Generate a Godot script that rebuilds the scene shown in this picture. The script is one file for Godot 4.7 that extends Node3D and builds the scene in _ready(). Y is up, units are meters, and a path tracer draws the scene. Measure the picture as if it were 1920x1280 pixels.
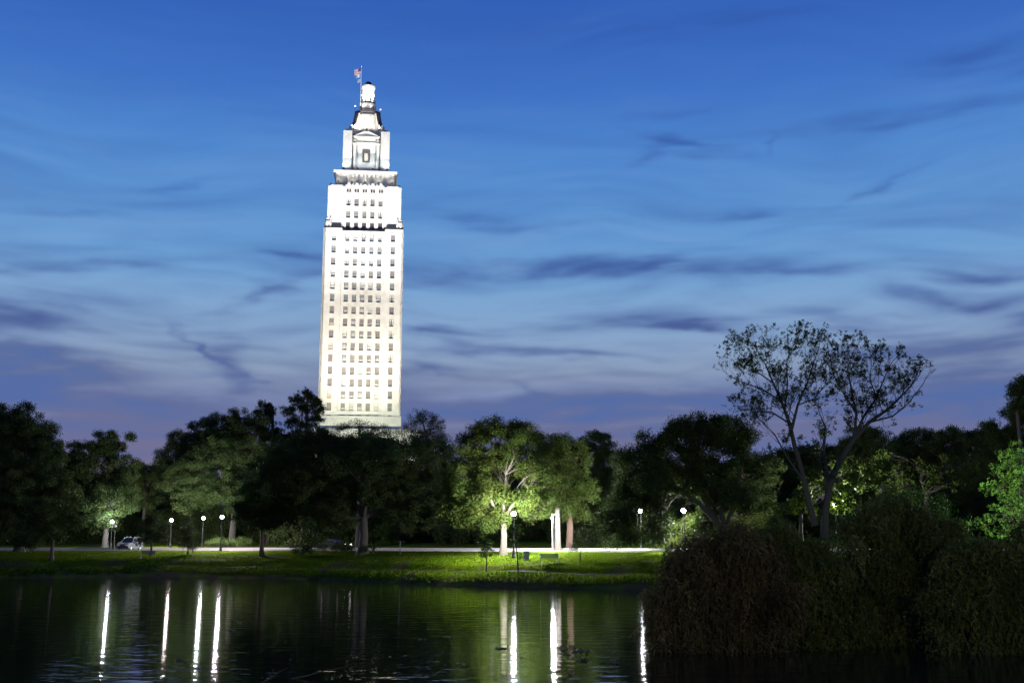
extends Node3D
# Dusk view across a park lake towards a floodlit limestone tower.

const F := 2080.0            # focal length in photo pixels (1920 x 1280)
const PITCH := 10.4
const EYE := 3.8
var cp := cos(deg_to_rad(PITCH))
var sp := sin(deg_to_rad(PITCH))
var rng := RandomNumberGenerator.new()
var used := {}
var mats := {}
var sprigs := {}
var terrain_noise := FastNoiseLite.new()
var total := 0

# ------------------------------------------------------------------ mesh builder
class MB:
	var v := PackedVector3Array()
	var n := PackedVector3Array()
	var c := PackedColorArray()
	var col := Color.WHITE
	func tri(a: Vector3, b: Vector3, d: Vector3, na: Vector3, nb: Vector3, nd: Vector3) -> void:
		if (b - a).cross(d - a).dot(na + nb + nd) > 0.0:
			v.append(a); v.append(d); v.append(b)
			n.append(na); n.append(nd); n.append(nb)
		else:
			v.append(a); v.append(b); v.append(d)
			n.append(na); n.append(nb); n.append(nd)
		c.append(col); c.append(col); c.append(col)
	func quad(a: Vector3, b: Vector3, d: Vector3, e: Vector3, nn: Vector3) -> void:
		tri(a, b, d, nn, nn, nn)
		tri(a, d, e, nn, nn, nn)
	func flat(a: Vector3, b: Vector3, d: Vector3, away: Vector3) -> void:
		var nn := (b - a).cross(d - a).normalized()
		if nn.dot((a + b + d) / 3.0 - away) < 0.0:
			nn = -nn
		tri(a, b, d, nn, nn, nn)
	func flatq(a: Vector3, b: Vector3, d: Vector3, e: Vector3, away: Vector3) -> void:
		flat(a, b, d, away)
		flat(a, d, e, away)
	# box with small chamfer-free edges; t places it
	func box(ctr: Vector3, size: Vector3, t := Transform3D()) -> void:
		frustum(ctr - Vector3(0, size.y / 2, 0), size.x / 2, size.z / 2, size.x / 2, size.z / 2, size.y, t)
	# box whose top differs from its bottom
	func frustum(bc: Vector3, x0: float, z0: float, x1: float, z1: float, h: float, t := Transform3D(), shift := Vector3.ZERO) -> void:
		var p := []
		for k in 2:
			var hx: float = x0 if k == 0 else x1
			var hz: float = z0 if k == 0 else z1
			var ctr: Vector3 = bc + (Vector3.ZERO if k == 0 else Vector3(0, h, 0) + shift)
			p.append(t * (ctr + Vector3(-hx, 0, -hz)))
			p.append(t * (ctr + Vector3(hx, 0, -hz)))
			p.append(t * (ctr + Vector3(hx, 0, hz)))
			p.append(t * (ctr + Vector3(-hx, 0, hz)))
		var mid: Vector3 = t * (bc + Vector3(0, h / 2, 0) + shift / 2)
		flatq(p[0], p[1], p[2], p[3], mid)
		flatq(p[4], p[5], p[6], p[7], mid)
		for k in 4:
			var j := (k + 1) % 4
			flatq(p[k], p[j], p[j + 4], p[k + 4], mid)
	# box with chamfered vertical and horizontal edges
	func cbox(ctr: Vector3, size: Vector3, ch: float, t := Transform3D()) -> void:
		var hx := size.x / 2; var hy := size.y / 2; var hz := size.z / 2
		var ring := func(x: float, z: float, k: float, y: float) -> Array:
			return [t * (ctr + Vector3(-x + k, y, -z)), t * (ctr + Vector3(x - k, y, -z)), t * (ctr + Vector3(x, y, -z + k)), t * (ctr + Vector3(x, y, z - k)), t * (ctr + Vector3(x - k, y, z)), t * (ctr + Vector3(-x + k, y, z)), t * (ctr + Vector3(-x, y, z - k)), t * (ctr + Vector3(-x, y, -z + k))]
		var rs := [ring.call(hx - ch, hz - ch, ch * 0.5, -hy), ring.call(hx, hz, ch, -hy + ch), ring.call(hx, hz, ch, hy - ch), ring.call(hx - ch, hz - ch, ch * 0.5, hy)]
		var mid := t * ctr
		for k in 3:
			for i in 8:
				var j := (i + 1) % 8
				flatq(rs[k][i], rs[k][j], rs[k + 1][j], rs[k + 1][i], mid)
		for i in range(1, 7):
			flat(rs[0][0], rs[0][i], rs[0][i + 1], mid)
			flat(rs[3][0], rs[3][i], rs[3][i + 1], mid)
	func tube(pts: Array, rad: Array, sides := 6, cap := true) -> void:
		var rings := []
		var norms := []
		var up := Vector3(0.31, 0.2, 0.93).normalized()
		for i in pts.size():
			var d: Vector3 = (pts[mini(i + 1, pts.size() - 1)] - pts[maxi(i - 1, 0)])
			d = d.normalized() if d.length() > 1e-6 else Vector3.UP
			var a := d.cross(up)
			if a.length() < 0.1:
				a = d.cross(Vector3.RIGHT)
			a = a.normalized()
			up = a.cross(d).normalized()
			var b := d.cross(a).normalized()
			var r := []
			var rn := []
			for k in sides:
				var w := TAU * k / sides
				var nn := a * cos(w) + b * sin(w)
				r.append(pts[i] + nn * rad[i])
				rn.append(nn)
			rings.append(r)
			norms.append(rn)
		for i in pts.size() - 1:
			for k in sides:
				var j := (k + 1) % sides
				tri(rings[i][k], rings[i][j], rings[i + 1][j], norms[i][k], norms[i][j], norms[i + 1][j])
				tri(rings[i][k], rings[i + 1][j], rings[i + 1][k], norms[i][k], norms[i + 1][j], norms[i + 1][k])
		if cap:
			for e in [0, pts.size() - 1]:
				var inner: Vector3 = pts[1] if e == 0 else pts[pts.size() - 2]
				for k in range(1, sides - 1):
					flat(rings[e][0], rings[e][k], rings[e][k + 1], inner)
	# profile: Vector2(radius, height), from the bottom up
	func lathe(prof: Array, sides: int, at := Vector3.ZERO, turn := 0.0, smooth := true) -> void:
		for i in prof.size() - 1:
			var p: Vector2 = prof[i]
			var q: Vector2 = prof[i + 1]
			var sl := Vector2(q.y - p.y, p.x - q.x)
			if sl.length() < 1e-6:
				continue
			sl = sl.normalized()
			for k in sides:
				var w0 := TAU * k / sides + turn
				var w1 := TAU * (k + 1) / sides + turn
				var a := Vector3(cos(w0), 0, sin(w0))
				var b := Vector3(cos(w1), 0, sin(w1))
				var m := (a + b).normalized()
				var n0 := (a if smooth else m) * sl.x + Vector3(0, sl.y, 0)
				var n1 := (b if smooth else m) * sl.x + Vector3(0, sl.y, 0)
				var p0 := at + a * p.x + Vector3(0, p.y, 0)
				var p1 := at + b * p.x + Vector3(0, p.y, 0)
				var q0 := at + a * q.x + Vector3(0, q.y, 0)
				var q1 := at + b * q.x + Vector3(0, q.y, 0)
				if p.x > 1e-4:
					tri(p0, p1, q1, n0, n1, n1)
				if q.x > 1e-4:
					tri(p0, q1, q0, n0, n1, n0)
	# polygon in x,y pushed from z0 to z1
	func prism(poly: Array, z0: float, z1: float, t := Transform3D()) -> void:
		var pk := PackedVector2Array(poly)
		var idx := Geometry2D.triangulate_polygon(pk)
		var mid := Vector3.ZERO
		for p in poly:
			mid += Vector3(p.x, p.y, (z0 + z1) / 2)
		mid = t * (mid / poly.size())
		var nz := (t.basis * Vector3(0, 0, 1)).normalized() * signf(z1 - z0)
		for i in range(0, idx.size(), 3):
			var a := pk[idx[i]]; var b := pk[idx[i + 1]]; var d := pk[idx[i + 2]]
			tri(t * Vector3(a.x, a.y, z0), t * Vector3(b.x, b.y, z0), t * Vector3(d.x, d.y, z0), -nz, -nz, -nz)
			tri(t * Vector3(a.x, a.y, z1), t * Vector3(b.x, b.y, z1), t * Vector3(d.x, d.y, z1), nz, nz, nz)
		var ccw := 0.0
		for i in poly.size():
			var a: Vector2 = poly[i]
			var b: Vector2 = poly[(i + 1) % poly.size()]
			ccw += a.x * b.y - b.x * a.y
		for i in poly.size():
			var a: Vector2 = poly[i]
			var b: Vector2 = poly[(i + 1) % poly.size()]
			var e := (b - a).normalized()
			var nn := (t.basis * (Vector3(e.y, -e.x, 0) * signf(ccw))).normalized()
			quad(t * Vector3(a.x, a.y, z0), t * Vector3(b.x, b.y, z0), t * Vector3(b.x, b.y, z1), t * Vector3(a.x, a.y, z1), nn)
	func ball(ctr: Vector3, r: Vector3, rings := 6, sides := 8) -> void:
		for i in rings:
			var t0 := PI * i / rings
			var t1 := PI * (i + 1) / rings
			for k in sides:
				var w0 := TAU * k / sides
				var w1 := TAU * (k + 1) / sides
				var q := [Vector3(sin(t0) * cos(w0), cos(t0), sin(t0) * sin(w0)), Vector3(sin(t0) * cos(w1), cos(t0), sin(t0) * sin(w1)), Vector3(sin(t1) * cos(w1), cos(t1), sin(t1) * sin(w1)), Vector3(sin(t1) * cos(w0), cos(t1), sin(t1) * sin(w0))]
				if i > 0:
					tri(ctr + q[0] * r, ctr + q[1] * r, ctr + q[2] * r, q[0], q[1], q[2])
				if i < rings - 1:
					tri(ctr + q[0] * r, ctr + q[2] * r, ctr + q[3] * r, q[0], q[2], q[3])
	func mesh(colored := false) -> ArrayMesh:
		var arr := []
		arr.resize(Mesh.ARRAY_MAX)
		arr[Mesh.ARRAY_VERTEX] = v
		arr[Mesh.ARRAY_NORMAL] = n
		if colored:
			arr[Mesh.ARRAY_COLOR] = c
		var m := ArrayMesh.new()
		m.add_surface_from_arrays(Mesh.PRIMITIVE_TRIANGLES, arr)
		return m

# ------------------------------------------------------------------ small helpers
func world(px: float, py: float, d: float) -> Vector3:
	var u := (px - 960.0) / F
	var w := (640.0 - py) / F
	var t := d / (cp - w * sp)
	return Vector3(u * t, EYE + t * (w * cp + sp), -d)

func numbered(called: String) -> String:
	if not used.has(called):
		used[called] = 0
		return called
	used[called] += 1
	return "%s_%03d" % [called, used[called]]

func tag(o: Node, label: String, category: String, group := "", kind := "") -> void:
	if label: o.set_meta("label", label)
	if category: o.set_meta("category", category)
	if group: o.set_meta("group", group)
	if kind: o.set_meta("kind", kind)

func thing(called: String, label: String, category: String, at: Vector3, turn := 0.0, group := "") -> Node3D:
	var o := Node3D.new()
	o.name = numbered(called)
	add_child(o)
	o.position = at
	o.rotation.y = turn
	tag(o, label, category, group)
	return o

func part(called: String, mb: MB, m: Material, parent: Node, at := Vector3.ZERO, colored := false) -> MeshInstance3D:
	var o := MeshInstance3D.new()
	o.name = called
	o.mesh = mb.mesh(colored)
	o.material_override = m
	o.position = at
	parent.add_child(o, true)
	return o

func shared(called: String, mesh: Mesh, m: Material, parent: Node, at := Vector3.ZERO) -> MeshInstance3D:
	var o := MeshInstance3D.new()
	o.name = called
	o.mesh = mesh
	o.material_override = m
	o.position = at
	parent.add_child(o, true)
	return o

func setting(called: String, mb: MB, m: Material, label: String, colored := false) -> MeshInstance3D:
	var o := part(numbered(called), mb, m, self, Vector3.ZERO, colored)
	tag(o, label, called.replace("_", " "), "", "structure")
	return o

func noise(seed_: int, freq: float, octaves := 4, type := FastNoiseLite.TYPE_SIMPLEX_SMOOTH) -> FastNoiseLite:
	var f := FastNoiseLite.new()
	f.seed = seed_
	f.frequency = freq
	f.noise_type = type
	f.fractal_octaves = octaves
	return f

# grey noise picture between two shades, repeating
func noise_tex(seed_: int, freq: float, a: Color, b: Color, size := 512, octaves := 5) -> ImageTexture:
	var im := noise(seed_, freq, octaves).get_seamless_image(size, size)
	im.convert(Image.FORMAT_L8)
	var src := im.get_data()
	var out := PackedByteArray()
	out.resize(size * size * 3)
	var lut := []
	for i in 256:
		lut.append(a.lerp(b, i / 255.0))
	for i in size * size:
		var q: Color = lut[src[i]]
		out[i * 3] = q.r8
		out[i * 3 + 1] = q.g8
		out[i * 3 + 2] = q.b8
	return ImageTexture.create_from_image(Image.create_from_data(size, size, false, Image.FORMAT_RGB8, out))

func srgb(r: float, g: float, b: float) -> Color:
	return Color(r, g, b).linear_to_srgb()

func mat(key: String, lin: Color, rough := 0.8, metal := 0.0) -> StandardMaterial3D:
	if mats.has(key):
		return mats[key]
	var m := StandardMaterial3D.new()
	m.resource_name = key
	m.albedo_color = lin.linear_to_srgb()
	m.roughness = rough
	m.metallic = metal
	mats[key] = m
	return m

func textured(key: String, a: Color, b: Color, freq: float, scale: float, rough := 0.85, relief := 0.0, seed_ := 7) -> StandardMaterial3D:
	var m := mat(key, Color.WHITE, rough)
	m.albedo_texture = noise_tex(seed_, freq, a.linear_to_srgb(), b.linear_to_srgb())
	m.uv1_triplanar = true
	m.uv1_scale = Vector3.ONE * scale
	if relief > 0.0:
		m.heightmap_enabled = true
		m.heightmap_scale = relief
		m.heightmap_texture = noise_tex(seed_ + 1, freq, Color.BLACK, Color.WHITE)
	return m

func glow(key: String, lin: Color, energy: float) -> StandardMaterial3D:
	var m := mat(key, Color(0.8, 0.8, 0.8), 0.4)
	m.emission_enabled = true
	m.emission = lin.linear_to_srgb()
	m.emission_energy_multiplier = energy
	return m

func rnd(a: float, b: float) -> float:
	return rng.randf_range(a, b)

func rdir() -> Vector3:
	var z := rnd(-1, 1)
	var w := rnd(0, TAU)
	var r := sqrt(1 - z * z)
	return Vector3(r * cos(w), z, r * sin(w))

func rbasis(s: float) -> Basis:
	return Basis(rdir(), rnd(0, TAU)).scaled(Vector3.ONE * s)

func scatter(called: String, mesh: Mesh, m: Material, xf: Array, cols: Array, parent: Node) -> MultiMeshInstance3D:
	var mm := MultiMesh.new()
	mm.transform_format = MultiMesh.TRANSFORM_3D
	mm.use_colors = true
	mm.mesh = mesh
	mm.instance_count = xf.size()
	for i in xf.size():
		mm.set_instance_transform(i, xf[i])
		mm.set_instance_color(i, cols[i])
	var o := MultiMeshInstance3D.new()
	o.name = called
	o.multimesh = mm
	o.material_override = m
	parent.add_child(o, true)
	return o

# ------------------------------------------------------------------ terrain shape
const SHORE := [[-400.0, 150.0], [-120.0, 138.0], [-60.0, 134.5], [-40.0, 134.0], [-30.0, 132.5], [-22.0, 128.5], [-14.5, 119.0], [-8.0, 111.5], [-3.0, 107.0], [2.0, 103.0], [12.0, 96.5], [20.0, 92.0], [40.0, 84.0], [100.0, 74.0], [400.0, 60.0]]
const RISE := [[-30.0, -2.0], [-3.0, -1.0], [0.0, 0.0], [0.7, 0.45], [1.6, 0.85], [3.2, 1.15], [4.5, 1.28], [5.1, 1.72], [6.5, 2.0], [10.0, 2.4], [15.0, 2.78], [22.0, 3.02], [31.0, 3.1], [45.0, 3.5], [170.0, 7.0], [4000.0, 8.0]]

func table(t: Array, x: float) -> float:
	if x <= t[0][0]:
		return t[0][1]
	for i in range(1, t.size()):
		if x <= t[i][0]:
			var k: float = (x - t[i - 1][0]) / (t[i][0] - t[i - 1][0])
			return lerpf(t[i - 1][1], t[i][1], k)
	return t[t.size() - 1][1]

func shore(x: float) -> float:
	return (table(SHORE, x - 4.0) + table(SHORE, x) * 2.0 + table(SHORE, x + 4.0)) / 4.0

func ground_y(x: float, z: float) -> float:
	var s := -z - shore(x)
	var wob := terrain_noise.get_noise_2d(x, z)
	var h := table(RISE, s + wob * 1.1)
	if s > 2.0 and (s < 21.0 or s > 33.0):
		h += wob * 0.12
	# the low spit that the willows grow on
	var m := 1.0 - pow(maxf(absf(x - 22.0) - 8.0, 0.0) / 7.5, 2.0) - pow((-z - 45.5) / 4.2, 2.0)
	h = maxf(h, clampf(m, -1.6, 0.25) * 0.5 - 0.2)
	# the near bank, under and behind the viewer
	h = maxf(h, clampf((z + 9.0) * 0.34, -3.0, 2.2))
	return h

func on_ground(px: float, d: float) -> Vector3:
	var p := world(px, 1030, d)
	return Vector3(p.x, ground_y(p.x, -d), -d)

# ------------------------------------------------------------------ sky
const STREAKS := [
	[1130, 500, 250, 13, -0.03, 0.75], [1010, 507, 190, 16, 0.02, 0.4], [1250, 490, 130, 13, 0.02, 0.5], [1480, 500, 160, 10, -0.03, 0.45],
	[1300, 266, 75, 8, 0.16, 0.7], [1235, 288, 60, 9, -0.32, 0.35], [1330, 285, 90, 14, 0.05, 0.25], [1442, 272, 8, 12, 1.2, 0.4],
	[1850, 518, 130, 12, 0.04, 0.5], [1860, 575, 130, 22, 0.1, 0.45], [1750, 560, 80, 12, 0.3, 0.3],
	[10, 588, 90, 26, 0.12, 1.0], [40, 650, 120, 22, 0.2, 0.8], [30, 715, 90, 46, 0.15, 1.2], [-60, 690, 120, 60, 0.1, 0.6],
	[545, 480, 60, 8, 0.08, 0.6], [520, 545, 90, 10, -0.33, 0.45], [560, 520, 60, 16, -0.2, 0.3],
	[400, 665, 60, 7, 0.62, 0.55], [432, 700, 26, 45, 0.2, 0.5], [440, 705, 50, 14, 0.35, 0.4],
	[840, 625, 70, 9, 0.1, 0.6], [850, 650, 60, 16, -0.25, 0.45], [930, 658, 170, 8, 0.04, 0.45], [800, 690, 55, 7, 0.12, 0.5], [1120, 668, 120, 6, 0.05, 0.35],
	[1080, 775, 190, 26, 0.06, 0.65], [1280, 745, 170, 22, -0.08, 0.65], [1000, 735, 40, 7, 0.3, 0.5], [900, 760, 150, 20, 0.05, 0.4],
	[1760, 690, 190, 50, -0.05, 0.6], [1850, 740, 160, 30, 0.0, 0.5], [1640, 740, 120, 30, 0.0, 0.4], [1450, 760, 200, 30, 0.0, 0.45],
	[300, 765, 190, 22, 0.1, 0.5], [130, 498, 260, 10, -0.03, 0.35], [330, 352, 90, 10, -0.1, 0.3], [120, 405, 120, 10, 0.05, 0.22],
	[1700, 215, 220, 14, -0.14, 0.35], [1860, 105, 120, 25, -0.1, 0.4], [1350, 35, 180, 14, -0.1, 0.3], [1000, 60, 300, 25, 0.05, 0.15],
	[1330, 612, 100, 8, 0.18, 0.4], [1250, 605, 140, 6, -0.05, 0.4], [1640, 355, 60, 7, -0.45, 0.3], [1400, 405, 40, 9, -0.2, 0.35], [1000, 425, 160, 9, -0.06, 0.25],
	[1250, 208, 60, 8, -0.1, 0.2], [1620, 600, 150, 14, 0.12, 0.35], [760, 530, 80, 10, 0.0, 0.3], [860, 400, 90, 12, 0.15, 0.2], [640, 790, 200, 16, 0.0, 0.3],
]
# elevation in degrees: red, green, blue as the eye sees them
const SKY := [[0.0, 104, 86, 112], [3.5, 112, 98, 124], [5.5, 106, 106, 142], [7.2, 116, 126, 165], [8.8, 138, 156, 185], [10.2, 136, 163, 198], [12.2, 127, 166, 208], [14.4, 107, 158, 211], [17.2, 92, 146, 208], [20.0, 80, 135, 206], [23.0, 64, 115, 197], [25.5, 56, 104, 189], [27.5, 50, 97, 184], [40.0, 36, 74, 152], [90.0, 22, 48, 112]]
var sky_streaks := []
var nz_a: FastNoiseLite
var nz_b: FastNoiseLite
var nz_c: FastNoiseLite

func az_el(px: float, py: float) -> Vector2:
	var p := world(px, py, 100.0) - Vector3(0, EYE, 0)
	return Vector2(rad_to_deg(atan2(p.x, -p.z)), rad_to_deg(atan2(p.y, Vector2(p.x, p.z).length())))

func sky_color(az: float, el: float) -> Color:
	var i := 1
	while i < SKY.size() - 1 and el > SKY[i][0]:
		i += 1
	var k: float = clampf((el - SKY[i - 1][0]) / (SKY[i][0] - SKY[i - 1][0]), 0, 1)
	var col := Color(lerpf(SKY[i - 1][1], SKY[i][1], k), lerpf(SKY[i - 1][2], SKY[i][2], k), lerpf(SKY[i - 1][3], SKY[i][3], k)) / 255.0
	var e := deg_to_rad(el)
	var a := deg_to_rad(az)
	var d := Vector3(sin(a) * cos(e), sin(e), -cos(a) * cos(e))
	# wisps drawn out sideways; the height is bent by a broad noise so that they slant and curl
	var bend := nz_a.get_noise_3d(d.x * 3.0, d.y * 9.0, d.z * 3.0)
	var fine := nz_b.get_noise_3d(d.x * 9.0, (d.y + bend * 0.02) * 70.0, d.z * 9.0)
	var soft := nz_c.get_noise_3d(d.x * 3.2, (d.y + bend * 0.026) * 30.0, d.z * 3.2)
	var low := clampf(1.3 - el / 20.0, 0.15, 1.0)
	var dark := (clampf(soft * 1.2 + 0.05, 0, 1) * 0.62 + clampf(fine + 0.08, 0, 1) * 0.34) * low
	var pale := (clampf(-soft - 0.05, 0, 1) * 0.5 + clampf(-fine - 0.05, 0, 1) * 0.3) * low
	var rag := 0.0
	var wx := az + nz_b.get_noise_3d(d.x * 14.0 + 5.0, d.y * 40.0, d.z * 14.0) * 1.3
	var wy := el + nz_b.get_noise_3d(d.x * 11.0, d.y * 45.0 + 9.0, d.z * 11.0) * 0.42 + fine * 0.16
	for s in sky_streaks:
		var dx: float = wx - s[0]
		if absf(dx) > s[2] * 2.2:
			continue
		var dy: float = wy - s[1] - dx * s[4]
		if absf(dy) > s[3] * 2.6:
			continue
		var q: float = dx * dx / (s[2] * s[2]) + dy * dy / (s[3] * s[3])
		rag += s[5] * exp(-q) * (0.75 + fine * 0.9)
	dark = clampf(dark + (1.0 - exp(-maxf(rag, 0.0) * 1.6)), 0, 0.93)
	var cloud := Color(62, 78, 134) / 255.0
	if el > 9.0:
		cloud = cloud.lerp(Color(52, 84, 156) / 255.0, clampf((el - 9.0) / 9.0, 0, 1))
	if el < 6.0:
		cloud = cloud.lerp(Color(84, 78, 122) / 255.0, clampf((6.0 - el) / 5.0, 0, 1))
	col = col.lerp(cloud, dark * 0.85)
	col = col.lerp(Color(142, 168, 208) / 255.0, pale)
	return col

func build_sky() -> ImageTexture:
	nz_a = noise(11, 1.0, 2)
	nz_b = noise(23, 1.0, 4)
	nz_c = noise(37, 1.0, 3)
	for s in STREAKS:
		var c := az_el(s[0], s[1])
		var q := az_el(s[0] + 40.0, s[1] + 40.0 * s[4])
		var m := 1.0 / 37.0   # degrees per pixel
		sky_streaks.append([c.x, c.y, s[2] * m, s[3] * m, (q.y - c.y) / (q.x - c.x), s[5]])
	var lw := 1024
	var lh := 512
	var im := Image.create(lw, lh, false, Image.FORMAT_RGB8)
	for y in lh:
		var el := 90.0 - (y + 0.5) / lh * 180.0
		if el < -1.0:
			im.fill_rect(Rect2i(0, y, lw, lh - y), Color(0.20, 0.17, 0.25))
			break
		for x in lw:
			im.set_pixel(x, y, sky_color(fposmod((x + 0.5) / lw * 360.0 + 180.0, 360.0) - 180.0, maxf(el, 0.0)))
	im.resize(4096, 2048, Image.INTERPOLATE_CUBIC)
	for y in range(660, 1025):
		var el := 90.0 - (y + 0.5) / 2048.0 * 180.0
		for x in range(-358, 358):
			im.set_pixel(posmod(x, 4096), y, sky_color((x + 0.5) / 4096.0 * 360.0, maxf(el, 0.0)))
	return ImageTexture.create_from_image(im)

# ------------------------------------------------------------------ ground, water, road
func axis(lo: float, hi: float, fine_lo: float, fine_hi: float, step: float) -> Array:
	var a := []
	var x := fine_lo
	while x <= fine_hi:
		a.append(x)
		x += step
	var g := step
	while a[a.size() - 1] < hi:
		g *= 1.18
		a.append(minf(a[a.size() - 1] + g, hi))
	g = step
	while a[0] > lo:
		g *= 1.18
		a.push_front(maxf(a[0] - g, lo))
	return a

func build_ground() -> void:
	var xs := axis(-2500, 2500, -78, 70, 0.8)
	var ds := axis(-400, 5000, 34, 172, 0.6)
	var w := xs.size()
	var pos := PackedVector3Array()
	var col := PackedColorArray()
	var idx := PackedInt32Array()
	var pn := noise(5, 0.09, 4)
	var pf := noise(8, 0.6, 3)
	for d in ds:
		for x in xs:
			var y := ground_y(x, -d)
			pos.append(Vector3(x, y, -d))
			var s: float = d - shore(x)
			var bare: float = clampf(1.0 - absf(s - 0.4) / 1.1 + pf.get_noise_2d(x, d) * 0.9, 0, 1)
			bare = maxf(bare, clampf(pn.get_noise_2d(x * 1.2, d * 2.4) * 3.0 - 0.35, 0, 0.85))
			if s < -0.2:
				bare = 1.0
			var g := Color(0.085, 0.15, 0.006).lerp(Color(0.12, 0.16, 0.012), clampf(pn.get_noise_2d(x + 300.0, d) + 0.5, 0, 1))
			col.append(g.lerp(Color(0.07, 0.052, 0.034), bare))
	for j in ds.size() - 1:
		for i in w - 1:
			var a := j * w + i
			idx.append_array([a, a + w, a + 1, a + 1, a + w, a + w + 1])
	var nr := PackedVector3Array()
	nr.resize(pos.size())
	for k in range(0, idx.size(), 3):
		var fn := (pos[idx[k + 1]] - pos[idx[k]]).cross(pos[idx[k + 2]] - pos[idx[k]])
		if fn.y < 0.0:
			fn = -fn
		for q in 3:
			nr[idx[k + q]] += fn
	for k in nr.size():
		nr[k] = nr[k].normalized()
	# clockwise seen from above
	if (pos[idx[1]] - pos[idx[0]]).cross(pos[idx[2]] - pos[idx[0]]).y > 0.0:
		for k in range(0, idx.size(), 3):
			var q := idx[k + 1]
			idx[k + 1] = idx[k + 2]
			idx[k + 2] = q
	var arr := []
	arr.resize(Mesh.ARRAY_MAX)
	arr[Mesh.ARRAY_VERTEX] = pos
	arr[Mesh.ARRAY_NORMAL] = nr
	arr[Mesh.ARRAY_COLOR] = col
	arr[Mesh.ARRAY_INDEX] = idx
	var me := ArrayMesh.new()
	me.add_surface_from_arrays(Mesh.PRIMITIVE_TRIANGLES, arr)
	var m := textured("lawn", Color(0.62, 0.62, 0.6), Color(1, 1, 1), 0.03, 0.45, 0.95, 3.0, 60)
	m.uv1_world_triplanar = true
	m.vertex_color_use_as_albedo = true
	m.metallic_specular = 0.05
	var o := MeshInstance3D.new()
	o.name = "ground"
	o.mesh = me
	o.material_override = m
	add_child(o)
	tag(o, "green park lawn rising from the lake bank to the road", "ground", "", "structure")

func build_water() -> void:
	var im := noise(91, 0.02, 5).get_seamless_image(512, 512)
	im.resize(2048, 512, Image.INTERPOLATE_CUBIC)
	im.convert(Image.FORMAT_RGBA8)
	im.bump_map_to_normal_map(9.0)
	var m := mat("lake_water", Color(0.006, 0.008, 0.007), 0.03)
	m.metallic_specular = 0.42
	m.normal_enabled = true
	m.normal_texture = ImageTexture.create_from_image(im)
	m.normal_scale = 0.062
	m.uv1_triplanar = true
	m.uv1_world_triplanar = true
	m.uv1_scale = Vector3(0.04, 0.1, 0.075)
	var mb := MB.new()
	var xs := [-900.0, -200.0, -80.0, 0.0, 80.0, 200.0, 900.0]
	var zs := [120.0, -8.0, -40.0, -80.0, -120.0, -160.0, -300.0]
	for i in xs.size() - 1:
		for j in zs.size() - 1:
			mb.quad(Vector3(xs[i], 0, zs[j]), Vector3(xs[i + 1], 0, zs[j]), Vector3(xs[i + 1], 0, zs[j + 1]), Vector3(xs[i], 0, zs[j + 1]), Vector3.UP)
	setting("water", mb, m, "dark rippled lake mirroring the lamps and the lit lawn")

# a band that follows the shore between two distances from the waterline
func band(s0: float, s1: float, lift: float, x0: float, x1: float, mb: MB, thick := 0.0) -> void:
	var n := int((x1 - x0) / 1.0)
	for i in n:
		var p := []
		for k in [[i, s0], [i + 1, s0], [i + 1, s1], [i, s1]]:
			var x: float = lerpf(x0, x1, float(k[0]) / n)
			var z: float = -(shore(x) + k[1])
			var zm: float = -(shore(x) + (s0 + s1) / 2.0)
			var y: float = ground_y(x, z) if thick == 0.0 else ground_y(x, zm)
			p.append(Vector3(x, y + lift, z))
		var up: Vector3 = ((p[1] as Vector3) - p[0]).cross((p[3] as Vector3) - p[0]).normalized()
		if up.y < 0:
			up = -up
		mb.quad(p[0], p[1], p[2], p[3], up)
		if thick > 0.0:
			var dn := Vector3(0, -thick, 0)
			mb.quad(p[0], p[1], p[1] + dn, p[0] + dn, Vector3(0, 0, 1))
			mb.quad(p[3], p[2], p[2] + dn, p[3] + dn, Vector3(0, 0, -1))

func build_roads() -> void:
	var mb := MB.new()
	band(22.9, 30.0, 0.07, -150, 60, mb)
	var m := textured("road_concrete", Color(0.07, 0.067, 0.064), Color(0.13, 0.125, 0.12), 0.02, 0.3, 0.8, 0.6, 80)
	m.metallic_specular = 0.12
	m.uv1_world_triplanar = true
	setting("road", mb, m, "pale worn concrete park road behind the lawn")
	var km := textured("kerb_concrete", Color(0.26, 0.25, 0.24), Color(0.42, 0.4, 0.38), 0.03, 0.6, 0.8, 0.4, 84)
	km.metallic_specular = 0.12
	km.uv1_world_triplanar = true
	mb = MB.new()
	band(22.7, 22.92, 0.19, -150, 60, mb, 0.35)
	setting("kerb", mb, km, "low pale concrete kerb on the lawn side of the road")
	mb = MB.new()
	band(30.0, 30.35, 0.36, -150, 60, mb, 0.6)  # raised strip added as a pale stand-in for the streak of passing headlights
	setting("kerb", mb, km, "tall pale kerb added beyond the road to stand for the headlight streak")
	mb = MB.new()
	band(3.5, 4.25, 0.035, -75, 30, mb)
	var pm := textured("path_paving", Color(0.03, 0.028, 0.022), Color(0.05, 0.047, 0.04), 0.03, 0.5, 0.85, 0.5, 88)
	pm.metallic_specular = 0.12
	pm.uv1_world_triplanar = true
	setting("path", mb, pm, "narrow grey footpath along the lake bank")

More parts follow.
